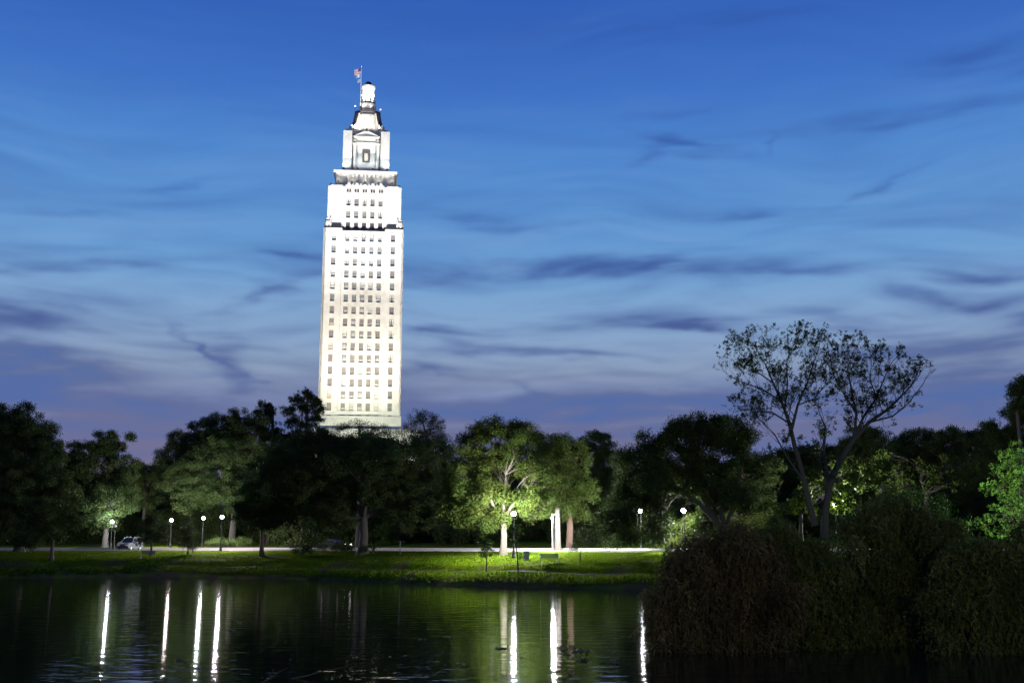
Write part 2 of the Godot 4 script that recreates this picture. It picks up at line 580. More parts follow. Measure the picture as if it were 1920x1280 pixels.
func build_grass() -> void:
	var mb := MB.new()
	for k in 7:
		var a := rnd(0, TAU)
		var lean := rnd(0.1, 0.6)
		var d := Vector3(cos(a), 0, sin(a))
		var side := Vector3(-d.z, 0, d.x) * rnd(0.006, 0.012)
		var b := d * rnd(0.0, 0.09)
		var tip := b + d * lean * 0.12 + Vector3(0, rnd(0.07, 0.13), 0)
		mb.tri(b - side, b + side, tip, Vector3(0, 0.8, 0) + d * 0.3, Vector3(0, 0.8, 0) + d * 0.3, Vector3(0, 0.8, 0) + d * 0.3)
	var m := mat("grass_blades", Color(1, 1, 1), 0.9)
	m.metallic_specular = 0.05
	m.vertex_color_use_as_albedo = true
	m.backlight_enabled = true
	m.backlight = Color(0.5, 0.6, 0.3)
	m.cull_mode = BaseMaterial3D.CULL_DISABLED
	var xf := []
	var cols := []
	var pn := noise(5, 0.09, 4)
	for i in 90000:
		var px := rnd(-30, 1560)
		var s := rnd(0.5, 22.3)
		var x := (px - 960.0) / 2115.0 * 118.0
		x = (px - 960.0) / 2115.0 * (shore(x) + s)
		var d := shore(x) + s
		if s > 3.55 and s < 4.2:
			continue
		if pn.get_noise_2d(x * 1.2, d * 2.4) > 0.2 and rng.randf() < 0.75:
			continue
		var tall := 1.0
		if s < 2.6:
			tall = rnd(1.2, 3.2)
		elif s < 5.2:
			tall = rnd(0.9, 2.0)
		var b := Basis(Vector3.UP, rnd(0, TAU)).scaled(Vector3(rnd(1.2, 2.0), tall * rnd(0.7, 1.2), rnd(1.2, 2.0)))
		xf.append(Transform3D(b, Vector3(x, ground_y(x, -d) - 0.01, -d)))
		var g := rnd(0.75, 1.25)
		cols.append(Color(0.095 * g, 0.16 * g, 0.008 * g) if rng.randf() < 0.88 else Color(0.13 * g, 0.12 * g, 0.04 * g))
	var o := scatter("grass", mb.mesh(), m, xf, cols, self)
	tag(o, "short mown grass covering the lawn and the lake bank", "grass", "", "stuff")

# ------------------------------------------------------------------ tower
var TD := 320.0
var front := 11.9            # how far the storey being built stands before the tower's axis
func hy(py: float) -> float:
	return world(676, py, TD + 11.9 - front).y - 7.0
func mpp(py: float) -> float:
	return TD / (cp - (640.0 - py) / F * sp) / F

const COLS := [-8.75, -4.8, -2.4, 0.0, 2.4, 4.8, 8.75]
var win_kinds := []

func make_window_kinds() -> void:
	# meshes shared by all the office windows; x across, y up, z out; origin at the middle of the opening
	var fr := MB.new()
	for s in [-1, 1]:
		fr.box(Vector3(s * 0.545, 0, 0), Vector3(0.07, 2.1, 0.09))
		fr.box(Vector3(0, s * 1.015, 0), Vector3(1.02, 0.07, 0.09))
	fr.box(Vector3(0, 0.0, 0.01), Vector3(1.02, 0.09, 0.09))
	var up := MB.new()
	up.box(Vector3(0, 0.51, -0.01), Vector3(1.0, 0.93, 0.02))
	var lo := MB.new()
	lo.box(Vector3(0, -0.51, -0.03), Vector3(1.0, 0.93, 0.02))
	var room := MB.new()
	room.quad(Vector3(-0.6, -1.06, -0.5), Vector3(0.6, -1.06, -0.5), Vector3(0.6, 1.06, -0.5), Vector3(-0.6, 1.06, -0.5), Vector3(0, 0, 1))
	var blinds := []
	for h in [0.55, 0.9, 1.25, 1.7, 2.04]:
		var b := MB.new()
		b.box(Vector3(0, 1.04 - h / 2.0, -0.12), Vector3(1.06, h, 0.03))
		blinds.append(b.mesh())
	var cur := MB.new()
	for s in [-1, 1]:
		cur.prism([Vector2(s * 0.54, -1.02), Vector2(s * 0.30, -1.02), Vector2(s * 0.16, 0.3), Vector2(s * 0.06, 1.0), Vector2(s * 0.54, 1.0)], -0.2, -0.17)
	win_kinds = [fr.mesh(), up.mesh(), lo.mesh(), room.mesh(), blinds, cur.mesh()]

func window_at(parent: Node, t: Transform3D, warm: float) -> void:
	var w := Node3D.new()
	w.name = "window"
	parent.add_child(w, true)
	w.transform = t * Transform3D(Basis.from_scale(Vector3(1.11, 1.105, 1.0)), Vector3.ZERO)
	var glass: StandardMaterial3D = mats["window_glass"]
	shared("frame", win_kinds[0], mats["window_bronze"], w)
	shared("pane", win_kinds[1], glass, w)
	shared("pane", win_kinds[2], glass, w)
	var k := rng.randf()
	var lit := rng.randf()
	var room: StandardMaterial3D = mats["room_dark"]
	if lit < 0.12 + 0.3 * warm:
		room = mats["room_warm"]
	elif lit < 0.30 + 0.3 * warm:
		room = mats["room_dim"]
	elif lit > 0.95:
		room = mats["room_bright"]
	shared("room", win_kinds[3], room, w)
	var tones := ["blind_grey", "blind_tan", "blind_brown", "blind_cream", "blind_grey", "blind_tan"]
	var tone: String = tones[rng.randi() % 6]
	if warm > 0.25 and rng.randf() < 0.6:
		tone = "blind_brown"
	if k < 0.32:
		shared("blind", win_kinds[4][4], mats[tone], w)
	elif k < 0.88:
		shared("blind", win_kinds[4][rng.randi() % 4], mats[tone], w)
	else:
		shared("curtain", win_kinds[5], mats["blind_cream"], w)

func wall_strip(mb: MB, x0: float, x1: float, y0: float, y1: float, z: float, t: Transform3D, deep := 0.75) -> void:
	mb.box(Vector3((x0 + x1) / 2, (y0 + y1) / 2, z - deep / 2), Vector3(x1 - x0, y1 - y0, deep), t)

func shaft_face(tower: Node, stone: Material, t: Transform3D, y0: float, y1: float, rows: Array, glazed: bool) -> void:
	# t: face axes to tower axes; z = 0 is the plane of the corner piers
	var mb := MB.new()
	var hw := 0.64
	var edges := [-11.9]
	for c in COLS:
		edges.append(c - hw)
		edges.append(c + hw)
	edges.append(11.9)
	for i in range(0, edges.size(), 2):
		var a: float = edges[i]
		var b: float = edges[i + 1]
		# piers of the middle bay stand 0.45 m behind the corner piers, with a raised rib between windows
		if i == 0 or i == edges.size() - 2:
			wall_strip(mb, a, b, y0, y1, 0.0, t)
		elif i == 2:
			wall_strip(mb, a, -6.35, y0, y1, 0.0, t)
			wall_strip(mb, -6.35, b, y0, y1 - 0.6, -0.45, t, 0.5)
		elif i == edges.size() - 4:
			wall_strip(mb, a, 6.35, y0, y1 - 0.6, -0.45, t, 0.5)
			wall_strip(mb, 6.35, b, y0, y1, 0.0, t)
		else:
			wall_strip(mb, a, b, y0, y1 - 0.6, -0.45, t, 0.5)
			wall_strip(mb, a + 0.3, b - 0.3, y0, y1 - 1.4, -0.3, t, 0.15)
	for ci in COLS.size():
		var c: float = COLS[ci]
		var corner := ci == 0 or ci == 6
		var z := -0.06 if corner else -0.55
		var prev := y0
		for r in rows:
			wall_strip(mb, c - hw, c + hw, prev, r - 1.16, z, t, 0.5)
			mb.box(Vector3(c, r - 1.2, z + 0.03), Vector3(1.42, 0.1, 0.18), t)
			prev = r + 1.16
		wall_strip(mb, c - hw, c + hw, prev, y1 - (0.0 if corner else 0.6), z, t, 0.5)
	part("wall", mb, stone, tower)
	if glazed:
		for ci in COLS.size():
			var corner := ci == 0 or ci == 6
			for ri in rows.size():
				var warm := clampf(1.0 - absf(ri - 5.5) / 5.0, 0, 1)
				window_at(tower, t * Transform3D(Basis(), Vector3(COLS[ci], rows[ri], (-0.06 if corner else -0.55) - 0.3)), warm)

func flood(tower: Node, at: Vector3, aim: Vector3, energy: float, angle: float, soft: float, col: Color) -> void:
	var o := Node3D.new()
	o.name = "floodlight"
	tower.add_child(o, true)
	o.position = at
	var body := MB.new()
	body.frustum(Vector3(0, -0.03, 0), 0.28, 0.22, 0.34, 0.28, 0.3)
	var hd := part("housing", body, mats["dark_metal"], o)
	var lens := MB.new()
	lens.box(Vector3(0, 0.3, 0), Vector3(0.56, 0.03, 0.44))
	var ln := part("lamp_lens", lens, mats["flood_glow"], o)
	var d := (aim - at).normalized()
	var q := Basis(Quaternion(Vector3.UP, d))
	hd.basis = q
	ln.basis = q
	var yoke := MB.new()
	for s in [-1, 1]:
		yoke.box(Vector3(s * 0.4, -0.2, 0), Vector3(0.05, 0.5, 0.08))
	yoke.box(Vector3(0, -0.45, 0), Vector3(0.85, 0.06, 0.2))
	part("bracket", yoke, mats["dark_metal"], o)
	var l := SpotLight3D.new()
	l.name = "flood_beam"
	o.add_child(l)
	l.position = d * 0.42
	l.basis = Basis.looking_at(d, Vector3.FORWARD if absf(d.y) > 0.95 else Vector3.UP)
	l.light_energy = energy
	l.spot_angle = angle
	l.spot_angle_attenuation = soft
	l.light_color = col.linear_to_srgb()
	l.light_size = 0.3
	l.spot_range = 300
	l.spot_attenuation = 2.0
	l.shadow_enabled = true

func statue(tower: Node, at: Vector3, turn: float, h: float, stone: Material) -> void:
	# a robed winged figure, one continuous lathe-like body with folded wings and bowed head
	var o := Node3D.new()
	o.name = "statue"
	tower.add_child(o, true)
	o.position = at
	o.rotation.y = turn
	var b := MB.new()
	b.lathe([Vector2(0.0, 0.0), Vector2(0.95, 0.0), Vector2(0.8, h * 0.2), Vector2(0.62, h * 0.42), Vector2(0.7, h * 0.6), Vector2(0.8, h * 0.74), Vector2(0.55, h * 0.82), Vector2(0.24, h * 0.86), Vector2(0.22, h * 0.89), Vector2(0.34, h * 0.93), Vector2(0.3, h * 0.98), Vector2(0.0, h)], 10)
	for s in [-1, 1]:
		b.tube([Vector3(s * 0.72, h * 0.76, 0), Vector3(s * 0.85, h * 0.58, 0.2), Vector3(s * 0.3, h * 0.5, 0.62)], [0.22, 0.19, 0.13], 6)
	part("figure", b, stone, o)
	for s in [-1, 1]:
		var w := MB.new()
		w.prism([Vector2(s * 0.2, h * 0.35), Vector2(s * 0.9, h * 0.1), Vector2(s * 1.35, h * 0.3), Vector2(s * 1.5, h * 0.7), Vector2(s * 1.2, h * 0.98), Vector2(s * 0.7, h * 0.86), Vector2(s * 0.3, h * 0.7)], -0.75, -0.42)
		part("wing", w, stone, o)

func eagle(parent: Node, at: Vector3, turn: float, h: float, stone: Material) -> void:
	var o := MB.new()
	var t := Transform3D(Basis(Vector3.UP, turn), Vector3.ZERO)
	o.lathe([Vector2(0, 0), Vector2(0.6, 0.0), Vector2(0.75, h * 0.3), Vector2(0.6, h * 0.62), Vector2(0.3, h * 0.75), Vector2(0.32, h * 0.88), Vector2(0.15, h * 0.98), Vector2(0, h)], 8)
	for s in [-1, 1]:
		o.prism([Vector2(s * 0.4, h * 0.15), Vector2(s * 1.0, 0.05), Vector2(s * 1.35, h * 0.35), Vector2(s * 1.15, h * 0.9), Vector2(s * 0.75, h * 0.62), Vector2(s * 0.4, h * 0.6)], -0.45, -0.1, t)
	o.tube([t * Vector3(0, h * 0.86, 0.2), t * Vector3(0, h * 0.82, 0.45), t * Vector3(0, h * 0.74, 0.55)], [0.16, 0.12, 0.03], 5)
	part("carved_eagle", o, stone, parent, at)

func build_tower() -> void:
	var stone := textured("limestone", Color(0.50, 0.475, 0.43), Color(0.66, 0.64, 0.59), 0.012, 0.05, 0.85, 0.5, 30)
	var lead_and_shade := textured("lead_with_painted_shade", Color(0.05, 0.04, 0.045), Color(0.10, 0.085, 0.085), 0.03, 0.2, 0.7, 0.3, 34)  # darkness of shaded ledges and caps painted in; plain lead on roofs and bars
	mat("dark_metal", Color(0.03, 0.03, 0.032), 0.5, 0.4)
	glow("flood_glow", Color(1.0, 0.95, 0.85), 6.0)
	mat("window_bronze", Color(0.2, 0.19, 0.17), 0.5)
	var gl := mat("window_glass", Color(0.9, 0.95, 1.0), 0.04)
	gl.transparency = BaseMaterial3D.TRANSPARENCY_ALPHA
	gl.albedo_color.a = 0.08
	mat("room_dark", Color(0.02, 0.018, 0.022), 0.9)
	glow("room_dim", Color(0.85, 0.6, 0.35), 0.16)
	glow("room_warm", Color(1.0, 0.62, 0.28), 0.8)
	glow("room_bright", Color(1.0, 0.9, 0.7), 1.6)
	for k in ["room_dim", "room_warm", "room_bright"]:
		mats[k].albedo_color = Color(0.1, 0.08, 0.06)
	mat("blind_grey", Color(0.11, 0.105, 0.09), 0.8)
	mat("blind_tan", Color(0.17, 0.12, 0.065), 0.8)
	mat("blind_brown", Color(0.12, 0.062, 0.03), 0.8)
	mat("blind_cream", Color(0.6, 0.58, 0.5), 0.8)
	make_window_kinds()
	var ctr := world(673, 785, TD)
	var tower := thing("capitol_tower", "tall floodlit white limestone tower with domed lantern and flagpole behind the trees", "tower", Vector3(ctr.x - 1.3, 7.0, -TD - 12.0), deg_to_rad(6.1))
	var sb := 28.0
	var st := hy(428)
	# podium
	var mb := MB.new()
	mb.box(Vector3(2.5, 8.5, -4), Vector3(74, 17, 40))
	mb.box(Vector3(2.4, 22.5, -2), Vector3(31.0, 13.0, 33.0))
	mb.box(Vector3(2.4, 29.3, -2), Vector3(30.2, 0.7, 32.2))
	mb.box(Vector3(0.0, 31.5, 0.0), Vector3(24.3, 4.2, 24.3))
	part("podium", mb, stone, tower)
	# podium windows hidden among the trees
	# shaft
	var rows := []
	for k in 16:
		rows.append(hy(445.0 + (785.0 - 445.0) * k / 15.0))
	rows.reverse()
	mb = MB.new()
	mb.box(Vector3(0, (33.6 + st - 0.7) / 2, 0), Vector3(21.4, st - 0.7 - 33.6, 21.4))
	part("shaft_core", mb, stone, tower)
	for f in 4:
		var t := Transform3D(Basis(Vector3.UP, PI / 2 * f), Vector3.ZERO) * Transform3D(Basis(), Vector3(0, 0, 11.9))
		shaft_face(tower, stone, t, 33.6, st, rows, f < 2)
	# carved frieze and its medallions just under the first setback
	mb = MB.new()
	for f in 2:
		var t := Transform3D(Basis(Vector3.UP, PI / 2 * f), Vector3.ZERO)
		for k in 5:
			mb.lathe([Vector2(0.42, 0.0), Vector2(0.36, 0.1), Vector2(0.0, 0.14)], 10, Vector3.ZERO)
			var q := t * Transform3D(Basis(Vector3.RIGHT, PI / 2), Vector3(COLS[k + 1], st - 2.2, 11.36))
			for i in range(mb.v.size() - 10 * 3 * 3, mb.v.size()):
				mb.v[i] = q * mb.v[i]
				mb.n[i] = q.basis * mb.n[i]
			for e in [-1.2, 1.2]:
				mb.box(Vector3(COLS[k + 1] + e, st - 2.0, 11.62), Vector3(0.28, 0.5, 0.1), t)
		for s in [-1, 1]:
			for k in 5:
				mb.box(Vector3(s * 9.2 + (k - 2) * 0.95, st - 1.5 + (k % 2) * 0.12, 11.93), Vector3(0.6, 0.28, 0.1), t)
	part("frieze", mb, stone, tower)
	mb = MB.new()
	for s in [-1, 1]:
		for r in [-1, 1]:
			mb.frustum(Vector3(s * 9.1, st, r * 9.1), 2.75, 2.75, 2.1, 2.1, 1.5)
	mb.frustum(Vector3(0, st - 0.62, 0), 11.2, 11.2, 10.4, 10.4, 1.3)
	part("setback_roof", mb, lead_and_shade, tower)  # setback shade put into the dark colour of these skirts
	# upper block with five window bays
	front = 10.9
	var bt := hy(346)
	var r1 := hy(401)
	var r2 := hy(378)
	mb = MB.new()
	mb.box(Vector3(0, (st + bt) / 2, 0), Vector3(19.0, bt - st, 19.0))
	for f in 4:
		var t := Transform3D(Basis(Vector3.UP, PI / 2 * f), Vector3.ZERO) * Transform3D(Basis(), Vector3(0, 0, 10.9))
		for s in [-1, 1]:
			wall_strip(mb, minf(s * 5.9, s * 11.0), maxf(s * 5.9, s * 11.0), st + 1.0, bt - 0.6, 0.0, t, 1.2)
			wall_strip(mb, minf(s * 6.6, s * 10.2), maxf(s * 6.6, s * 10.2), st + 3.4, bt - 0.3, 0.15, t, 0.4)
		var hw := 0.64
		var ed := [-5.9]
		for k in range(1, 6):
			ed.append(COLS[k] - hw)
			ed.append(COLS[k] + hw)
		ed.append(5.9)
		for i in range(0, ed.size(), 2):
			wall_strip(mb, ed[i], ed[i + 1], st - 0.4, bt, -0.4, t, 0.9)
			if i > 0 and i < ed.size() - 2:
				wall_strip(mb, ed[i] + 0.35, ed[i + 1] - 0.35, st - 0.4, bt + 0.5, -0.2, t, 0.2)
		for k in range(1, 6):
			var c: float = COLS[k]
			wall_strip(mb, c - hw, c + hw, st + 2.3, r1 - 1.16, -0.5, t, 0.7)
			wall_strip(mb, c - hw, c + hw, r1 + 1.16, r2 - 1.16, -0.5, t, 0.7)
			wall_strip(mb, c - hw, c + hw, r2 + 1.16, hy(359.5), -0.5, t, 0.7)
			wall_strip(mb, c - hw, c + hw, hy(352), bt, -0.5, t, 0.7)
			wall_strip(mb, c - 0.11, c + 0.11, hy(359.5), hy(352), -0.5, t, 0.7)
			mb.box(Vector3(c, bt + 0.25, -0.45), Vector3(0.9, 0.8, 0.3), t)
			if f < 2:
				for r in [r1, r2]:
					window_at(tower, t * Transform3D(Basis(), Vector3(c, r, -0.85)), 0.1)
	part("upper_block", mb, stone, tower)
	mb = MB.new()
	for f in 2:
		var t := Transform3D(Basis(Vector3.UP, PI / 2 * f), Vector3.ZERO) * Transform3D(Basis(), Vector3(0, 0, 10.9))
		for k in range(1, 6):
			mb.box(Vector3(COLS[k], st + 0.95, -0.75), Vector3(1.14, 2.6, 0.1), t)
			for g in 5:
				mb.box(Vector3(COLS[k], st - 0.1 + g * 0.5, -0.66), Vector3(1.14, 0.08, 0.1), t)
			for e in [-0.345, 0.345]:
				mb.prism([Vector2(COLS[k] + e - 0.2, hy(359.5)), Vector2(COLS[k] + e + 0.2, hy(359.5)), Vector2(COLS[k] + e + 0.2, hy(355)), Vector2(COLS[k] + e, hy(352.6)), Vector2(COLS[k] + e - 0.2, hy(355))], -0.95, -0.85, t)
	part("louvre", mb, lead_and_shade, tower)
	for s in [-1, 1]:
		statue(tower, Vector3(s * 10.2, hy(371), 10.2), s * PI / 4, hy(343.5) - hy(371), stone)
		eagle(tower, Vector3(s * 10.9, st + 0.05, 10.9), s * PI / 4, 3.6, stone)
	statue(tower, Vector3(10.2, hy(371), -10.2), PI * 0.75, hy(343.5) - hy(371), stone)
	# attic with panelled pilasters
	front = 9.0
	var at := hy(323)
	mb = MB.new()
	mb.box(Vector3(0, (bt - 1.0 + at) / 2, 0), Vector3(17.6, at - bt + 1.0, 17.6))
	for f in 4:
		var t := Transform3D(Basis(Vector3.UP, PI / 2 * f), Vector3.ZERO)
		for k in 7:
			mb.box(Vector3(-7.8 + k * 2.6, (bt + at) / 2, 8.95), Vector3(0.55, at - bt, 0.35), t)
		for k in 6:
			mb.box(Vector3(-6.5 + k * 2.6, bt + 0.6, 8.88), Vector3(1.7, 0.9, 0.2), t)
		for k in 10:
			mb.prism([Vector2(8.8, at - 0.9), Vector2(9.0, at - 0.9), Vector2(9.55, at), Vector2(8.8, at)], -0.17, 0.17, t * Transform3D(Basis(Vector3.UP, -PI / 2), Vector3(-8.1 + k * 1.8, 0, 0)))
	part("attic", mb, stone, tower)
	mb = MB.new()
	mb.box(Vector3(0, at + 0.22, 0), Vector3(19.2, 0.42, 19.2))
	part("cornice", mb, stone, tower)
	mb = MB.new()
	mb.frustum(Vector3(0, at + 0.43, 0), 9.4, 9.4, 7.3, 7.3, 0.9)
	part("attic_roof", mb, lead_and_shade, tower)  # dark tone stands for the shade along the cornice
	# temple storey: corner piers, columns, pediment and a grilled window on each side
	front = 6.3
	var tb := at + 0.5
	var tt := hy(247)
	mb = MB.new()
	var core_h := tt - tb - 1.2
	mb.box(Vector3(0, tb + core_h / 2, 0), Vector3(10.6, core_h, 10.6))
	for s in [-1, 1]:
		for r in [-1, 1]:
			mb.box(Vector3(s * 5.75, (tb + tt) / 2, r * 5.75), Vector3(2.7, tt - tb, 2.7))
			mb.box(Vector3(s * 5.5, tt + 0.35, r * 5.5), Vector3(2.0, 0.7, 2.0))
			mb.box(Vector3(s * 5.75, tb + 0.4, r * 5.75), Vector3(3.0, 0.8, 3.0))
	part("temple_block", mb, stone, tower)
	for f in 4:
		var t := Transform3D(Basis(Vector3.UP, PI / 2 * f), Vector3.ZERO)
		var fm := MB.new()
		var ent := hy(258.5)
		fm.box(Vector3(0, (tb + ent) / 2, 5.5), Vector3(5.4, ent - tb, 0.8), t)
		fm.box(Vector3(0, ent - 1.5, 5.95), Vector3(5.6, 0.35, 0.5), t)
		fm.box(Vector3(0, ent + 0.2, 6.2), Vector3(7.6, 0.5, 1.2), t)
		fm.prism([Vector2(-3.8, ent + 0.4), Vector2(3.8, ent + 0.4), Vector2(0, tt + 0.15)], 5.2, 6.3, t)
		fm.prism([Vector2(-4.0, ent + 0.45), Vector2(-3.5, ent + 0.45), Vector2(0, tt - 0.1), Vector2(3.5, ent + 0.45), Vector2(4.0, ent + 0.45), Vector2(0, tt + 0.55)], 5.5, 6.75, t)
		for s in [-1, 1]:
			fm.lathe([Vector2(0.62, tb), Vector2(0.62, tb + 0.5), Vector2(0.52, tb + 0.6), Vector2(0.48, hy(272)), Vector2(0.66, hy(270)), Vector2(0.66, hy(268.5)), Vector2(0.42, hy(268)), Vector2(0.38, hy(262)), Vector2(0.1, ent)], 12, t * Vector3(s * 3.6, 0, 6.15))
		part("temple_front", fm, stone, tower)
		if f < 2:
			var gw := MB.new()
			gw.box(Vector3(0, (hy(303) + hy(280)) / 2, 5.93), Vector3(2.3, hy(280) - hy(303), 0.06), t)
			part("window_grille", gw, mats["blind_grey"], tower)
			gw = MB.new()
			for k in 4:
				gw.box(Vector3(-1.05 + k * 0.7, (hy(303) + hy(280)) / 2, 5.99), Vector3(0.1, hy(280) - hy(303), 0.1), t)
			for k in 6:
				gw.box(Vector3(0, lerpf(hy(303), hy(280), k / 5.0), 6.0), Vector3(2.4, 0.1, 0.1), t)
			part("window_bars", gw, lead_and_shade, tower)
			gw = MB.new()
			gw.box(Vector3(0, (hy(300) + hy(287)) / 2, 5.97), Vector3(1.1, hy(287) - hy(300), 0.05), t)
			part("lit_window_pane", gw, mats["room_bright"], tower)
	# octagon with buttresses
	front = 4.4
	var ot := hy(209)
	mb = MB.new()
	mb.box(Vector3(0, tt - 0.9, 0), Vector3(11.6, 0.7, 11.6))
	part("temple_roof", mb, lead_and_shade, tower)
	mb = MB.new()
	mb.lathe([Vector2(4.9, tt - 0.6), Vector2(4.75, tt + 1.8), Vector2(4.3, ot - 0.5), Vector2(3.95, ot), Vector2(0.0, ot)], 8, Vector3.ZERO, PI / 8, false)
	for k in 8:
		var t := Transform3D(Basis(Vector3.UP, PI / 4 * k), Vector3.ZERO)
		for e in [-1.35, -0.45, 0.45, 1.35]:
			mb.frustum(Vector3(e, tt - 0.5, 4.45), 0.22, 0.32, 0.18, 0.2, ot - tt - 0.3, t, Vector3(0, 0, -0.42))
	part("octagon", mb, stone, tower)
	for k in 4:
		var t := Transform3D(Basis(Vector3.UP, PI / 2 * k + PI / 4), Vector3.ZERO)
		var bm := MB.new()
		var turned := t * Transform3D(Basis(Vector3.UP, -PI / 2), Vector3.ZERO)
		bm.prism([Vector2(4.4, tt - 0.5), Vector2(6.9, tt - 0.5), Vector2(6.8, tt + 1.4), Vector2(6.1, tt + 2.6), Vector2(5.5, tt + 3.9), Vector2(4.7, ot - 0.2), Vector2(3.9, ot)], -0.75, 0.75, turned)
		part("buttress", bm, stone, tower)
		bm = MB.new()
		bm.prism([Vector2(6.9, tt + 1.35), Vector2(6.2, tt + 2.7), Vector2(5.6, tt + 4.0), Vector2(4.8, ot - 0.05), Vector2(4.6, ot - 0.3), Vector2(5.4, tt + 3.8), Vector2(6.0, tt + 2.5), Vector2(6.7, tt + 1.3)], -0.85, 0.85, turned)
		part("buttress_cap", bm, lead_and_shade, tower)  # painted dark to give the shaded outline of the buttresses
		eagle(tower, t * Vector3(0, 0, 6.7) + Vector3(0, tt + 0.6, 0), PI / 2 * k + PI / 4, 2.4, stone)
	mb = MB.new()
	front = 4.2
	var pt := hy(203)
	mb.lathe([Vector2(3.9, ot), Vector2(4.35, ot + 0.15), Vector2(4.35, pt - 0.2), Vector2(4.1, pt), Vector2(2.5, pt + 0.1)], 8, Vector3.ZERO, PI / 8, false)
	part("octagon_parapet", mb, lead_and_shade, tower)  # shade of the shoulder ring is in its dark colour
	front = 2.3
	var lb := hy(190)
	mb = MB.new()
	mb.lathe([Vector2(2.75, pt), Vector2(2.7, lb - 0.4), Vector2(2.45, lb - 0.1), Vector2(0, lb)], 8, Vector3.ZERO, PI / 8, false)
	part("lantern_pedestal", mb, stone, tower)
	var lt := hy(161)
	mb = MB.new()
	mb.lathe([Vector2(2.35, lb - 0.15), Vector2(2.4, lb + 0.25), Vector2(2.0, lb + 0.3)], 16)
	for k in 16:
		var w := TAU * k / 16
		mb.box(Vector3(cos(w) * 2.3, lb + 0.55, sin(w) * 2.3), Vector3(0.08, 0.7, 0.08))
	mb.lathe([Vector2(2.24, lb + 0.88), Vector2(2.34, lb + 0.9), Vector2(2.34, lb + 0.98), Vector2(2.24, lb + 1.0)], 16)
	part("lantern_railing", mb, lead_and_shade, tower)
	mb = MB.new()
	for k in 8:
		var w := TAU * k / 8 + PI / 8
		mb.lathe([Vector2(0.26, lb + 0.1), Vector2(0.2, lb + 0.4), Vector2(0.17, lt - 0.5), Vector2(0.28, lt - 0.1), Vector2(0.28, lt + 0.1)], 8, Vector3(cos(w) * 1.9, 0, sin(w) * 1.9))
	mb.lathe([Vector2(1.7, lt), Vector2(2.2, lt + 0.05), Vector2(2.25, lt + 0.6), Vector2(1.9, lt + 0.65)], 16)
	part("lantern_columns", mb, stone, tower)
	mb = MB.new()
	mb.lathe([Vector2(0, lb + 0.2), Vector2(1.5, lb + 0.2), Vector2(1.5, lt - 0.1), Vector2(0, lt)], 16)
	part("beacon_lamp", mb, glow("beacon_glow", Color(0.85, 0.94, 1.0), 2.6), tower)
	for k in 2:
		var l := OmniLight3D.new()
		l.name = "beacon_light"
		tower.add_child(l, true)
		l.position = Vector3(1.75 * (1 if k == 0 else -1), (lb + lt) / 2, 1.0)
		l.light_energy = 12.0
		l.light_color = srgb(0.9, 0.96, 1.0)
		l.light_size = 0.2
		l.omni_range = 60
		l.shadow_enabled = true
	mb = MB.new()
	mb.lathe([Vector2(2.35, lt + 0.6), Vector2(2.2, lt + 0.75), Vector2(1.6, lt + 1.1), Vector2(1.15, lt + 1.6), Vector2(0.9, hy(149.5)), Vector2(0.55, hy(148)), Vector2(0.0, hy(147))], 12)
	part("lantern_roof", mb, lead_and_shade, tower)
	# flagpole, obstruction lamps
	var fx := -14.0 * mpp(165)
	var ft := hy(126)
	mb = MB.new()
	mb.tube([Vector3(fx, pt, 2.6), Vector3(fx, ft, 2.6)], [0.13, 0.06], 8)
	mb.ball(Vector3(fx, ft + 0.12, 2.6), Vector3(0.14, 0.14, 0.14))
	part("flagpole", mb, mat("pole_paint", Color(0.6, 0.6, 0.58), 0.4), tower)
	for q in [[-3.9, 2.4, 1.2], [4.0, 2.0, 0.5]]:
		mb = MB.new()
		mb.tube([Vector3(q[0], pt - 0.1, q[1]), Vector3(q[0], pt + q[2], q[1])], [0.06, 0.05], 6)
		part("lamp_post", mb, mats["dark_metal"], tower)
		mb = MB.new()
		mb.ball(Vector3(q[0], pt + q[2] + 0.2, q[1]), Vector3(0.22, 0.24, 0.22))
		part("obstruction_lamp", mb, glow("obstruction_glow", Color(1.0, 0.6, 0.75), 2.5), tower)
	# floodlights on the setbacks
	var cool := Color(0.88, 0.97, 1.0)
	var warm := Color(1.0, 0.93, 0.82)
	for x in [-6.6, -2.2, 2.2, 6.6]:
		flood(tower, Vector3(x, at + 1.0, 9.3), Vector3(x * 0.85, tb + 9.0, 6.0), 42.0, 62.0, 1.0, cool)
	for z in [-4.5, 4.5]:
		flood(tower, Vector3(9.3, at + 1.0, z), Vector3(6.0, tb + 9.0, z * 0.85), 42.0, 62.0, 1.0, cool)
	for x in [-8.0, -4.0, 0.0, 4.0, 8.0]:
		flood(tower, Vector3(x, bt + 0.75, 10.75), Vector3(x, bt + 3.6, 8.8), 4.5, 70.0, 1.0, warm)
	for x in [-3.9, 0.0, 3.9]:
		flood(tower, Vector3(x, tt + 0.5, 6.9), Vector3(x * 0.4, ot - 0.5, 3.6), 110.0 if x < 0 else 45.0, 55.0, 1.0, warm)
	for x in [-2.2, 1.6]:
		flood(tower, Vector3(x, pt + 0.5, 3.7), Vector3(x * 0.4, lb, 2.4), 16.0 if x < 0 else 8.0, 60.0, 1.0, warm)

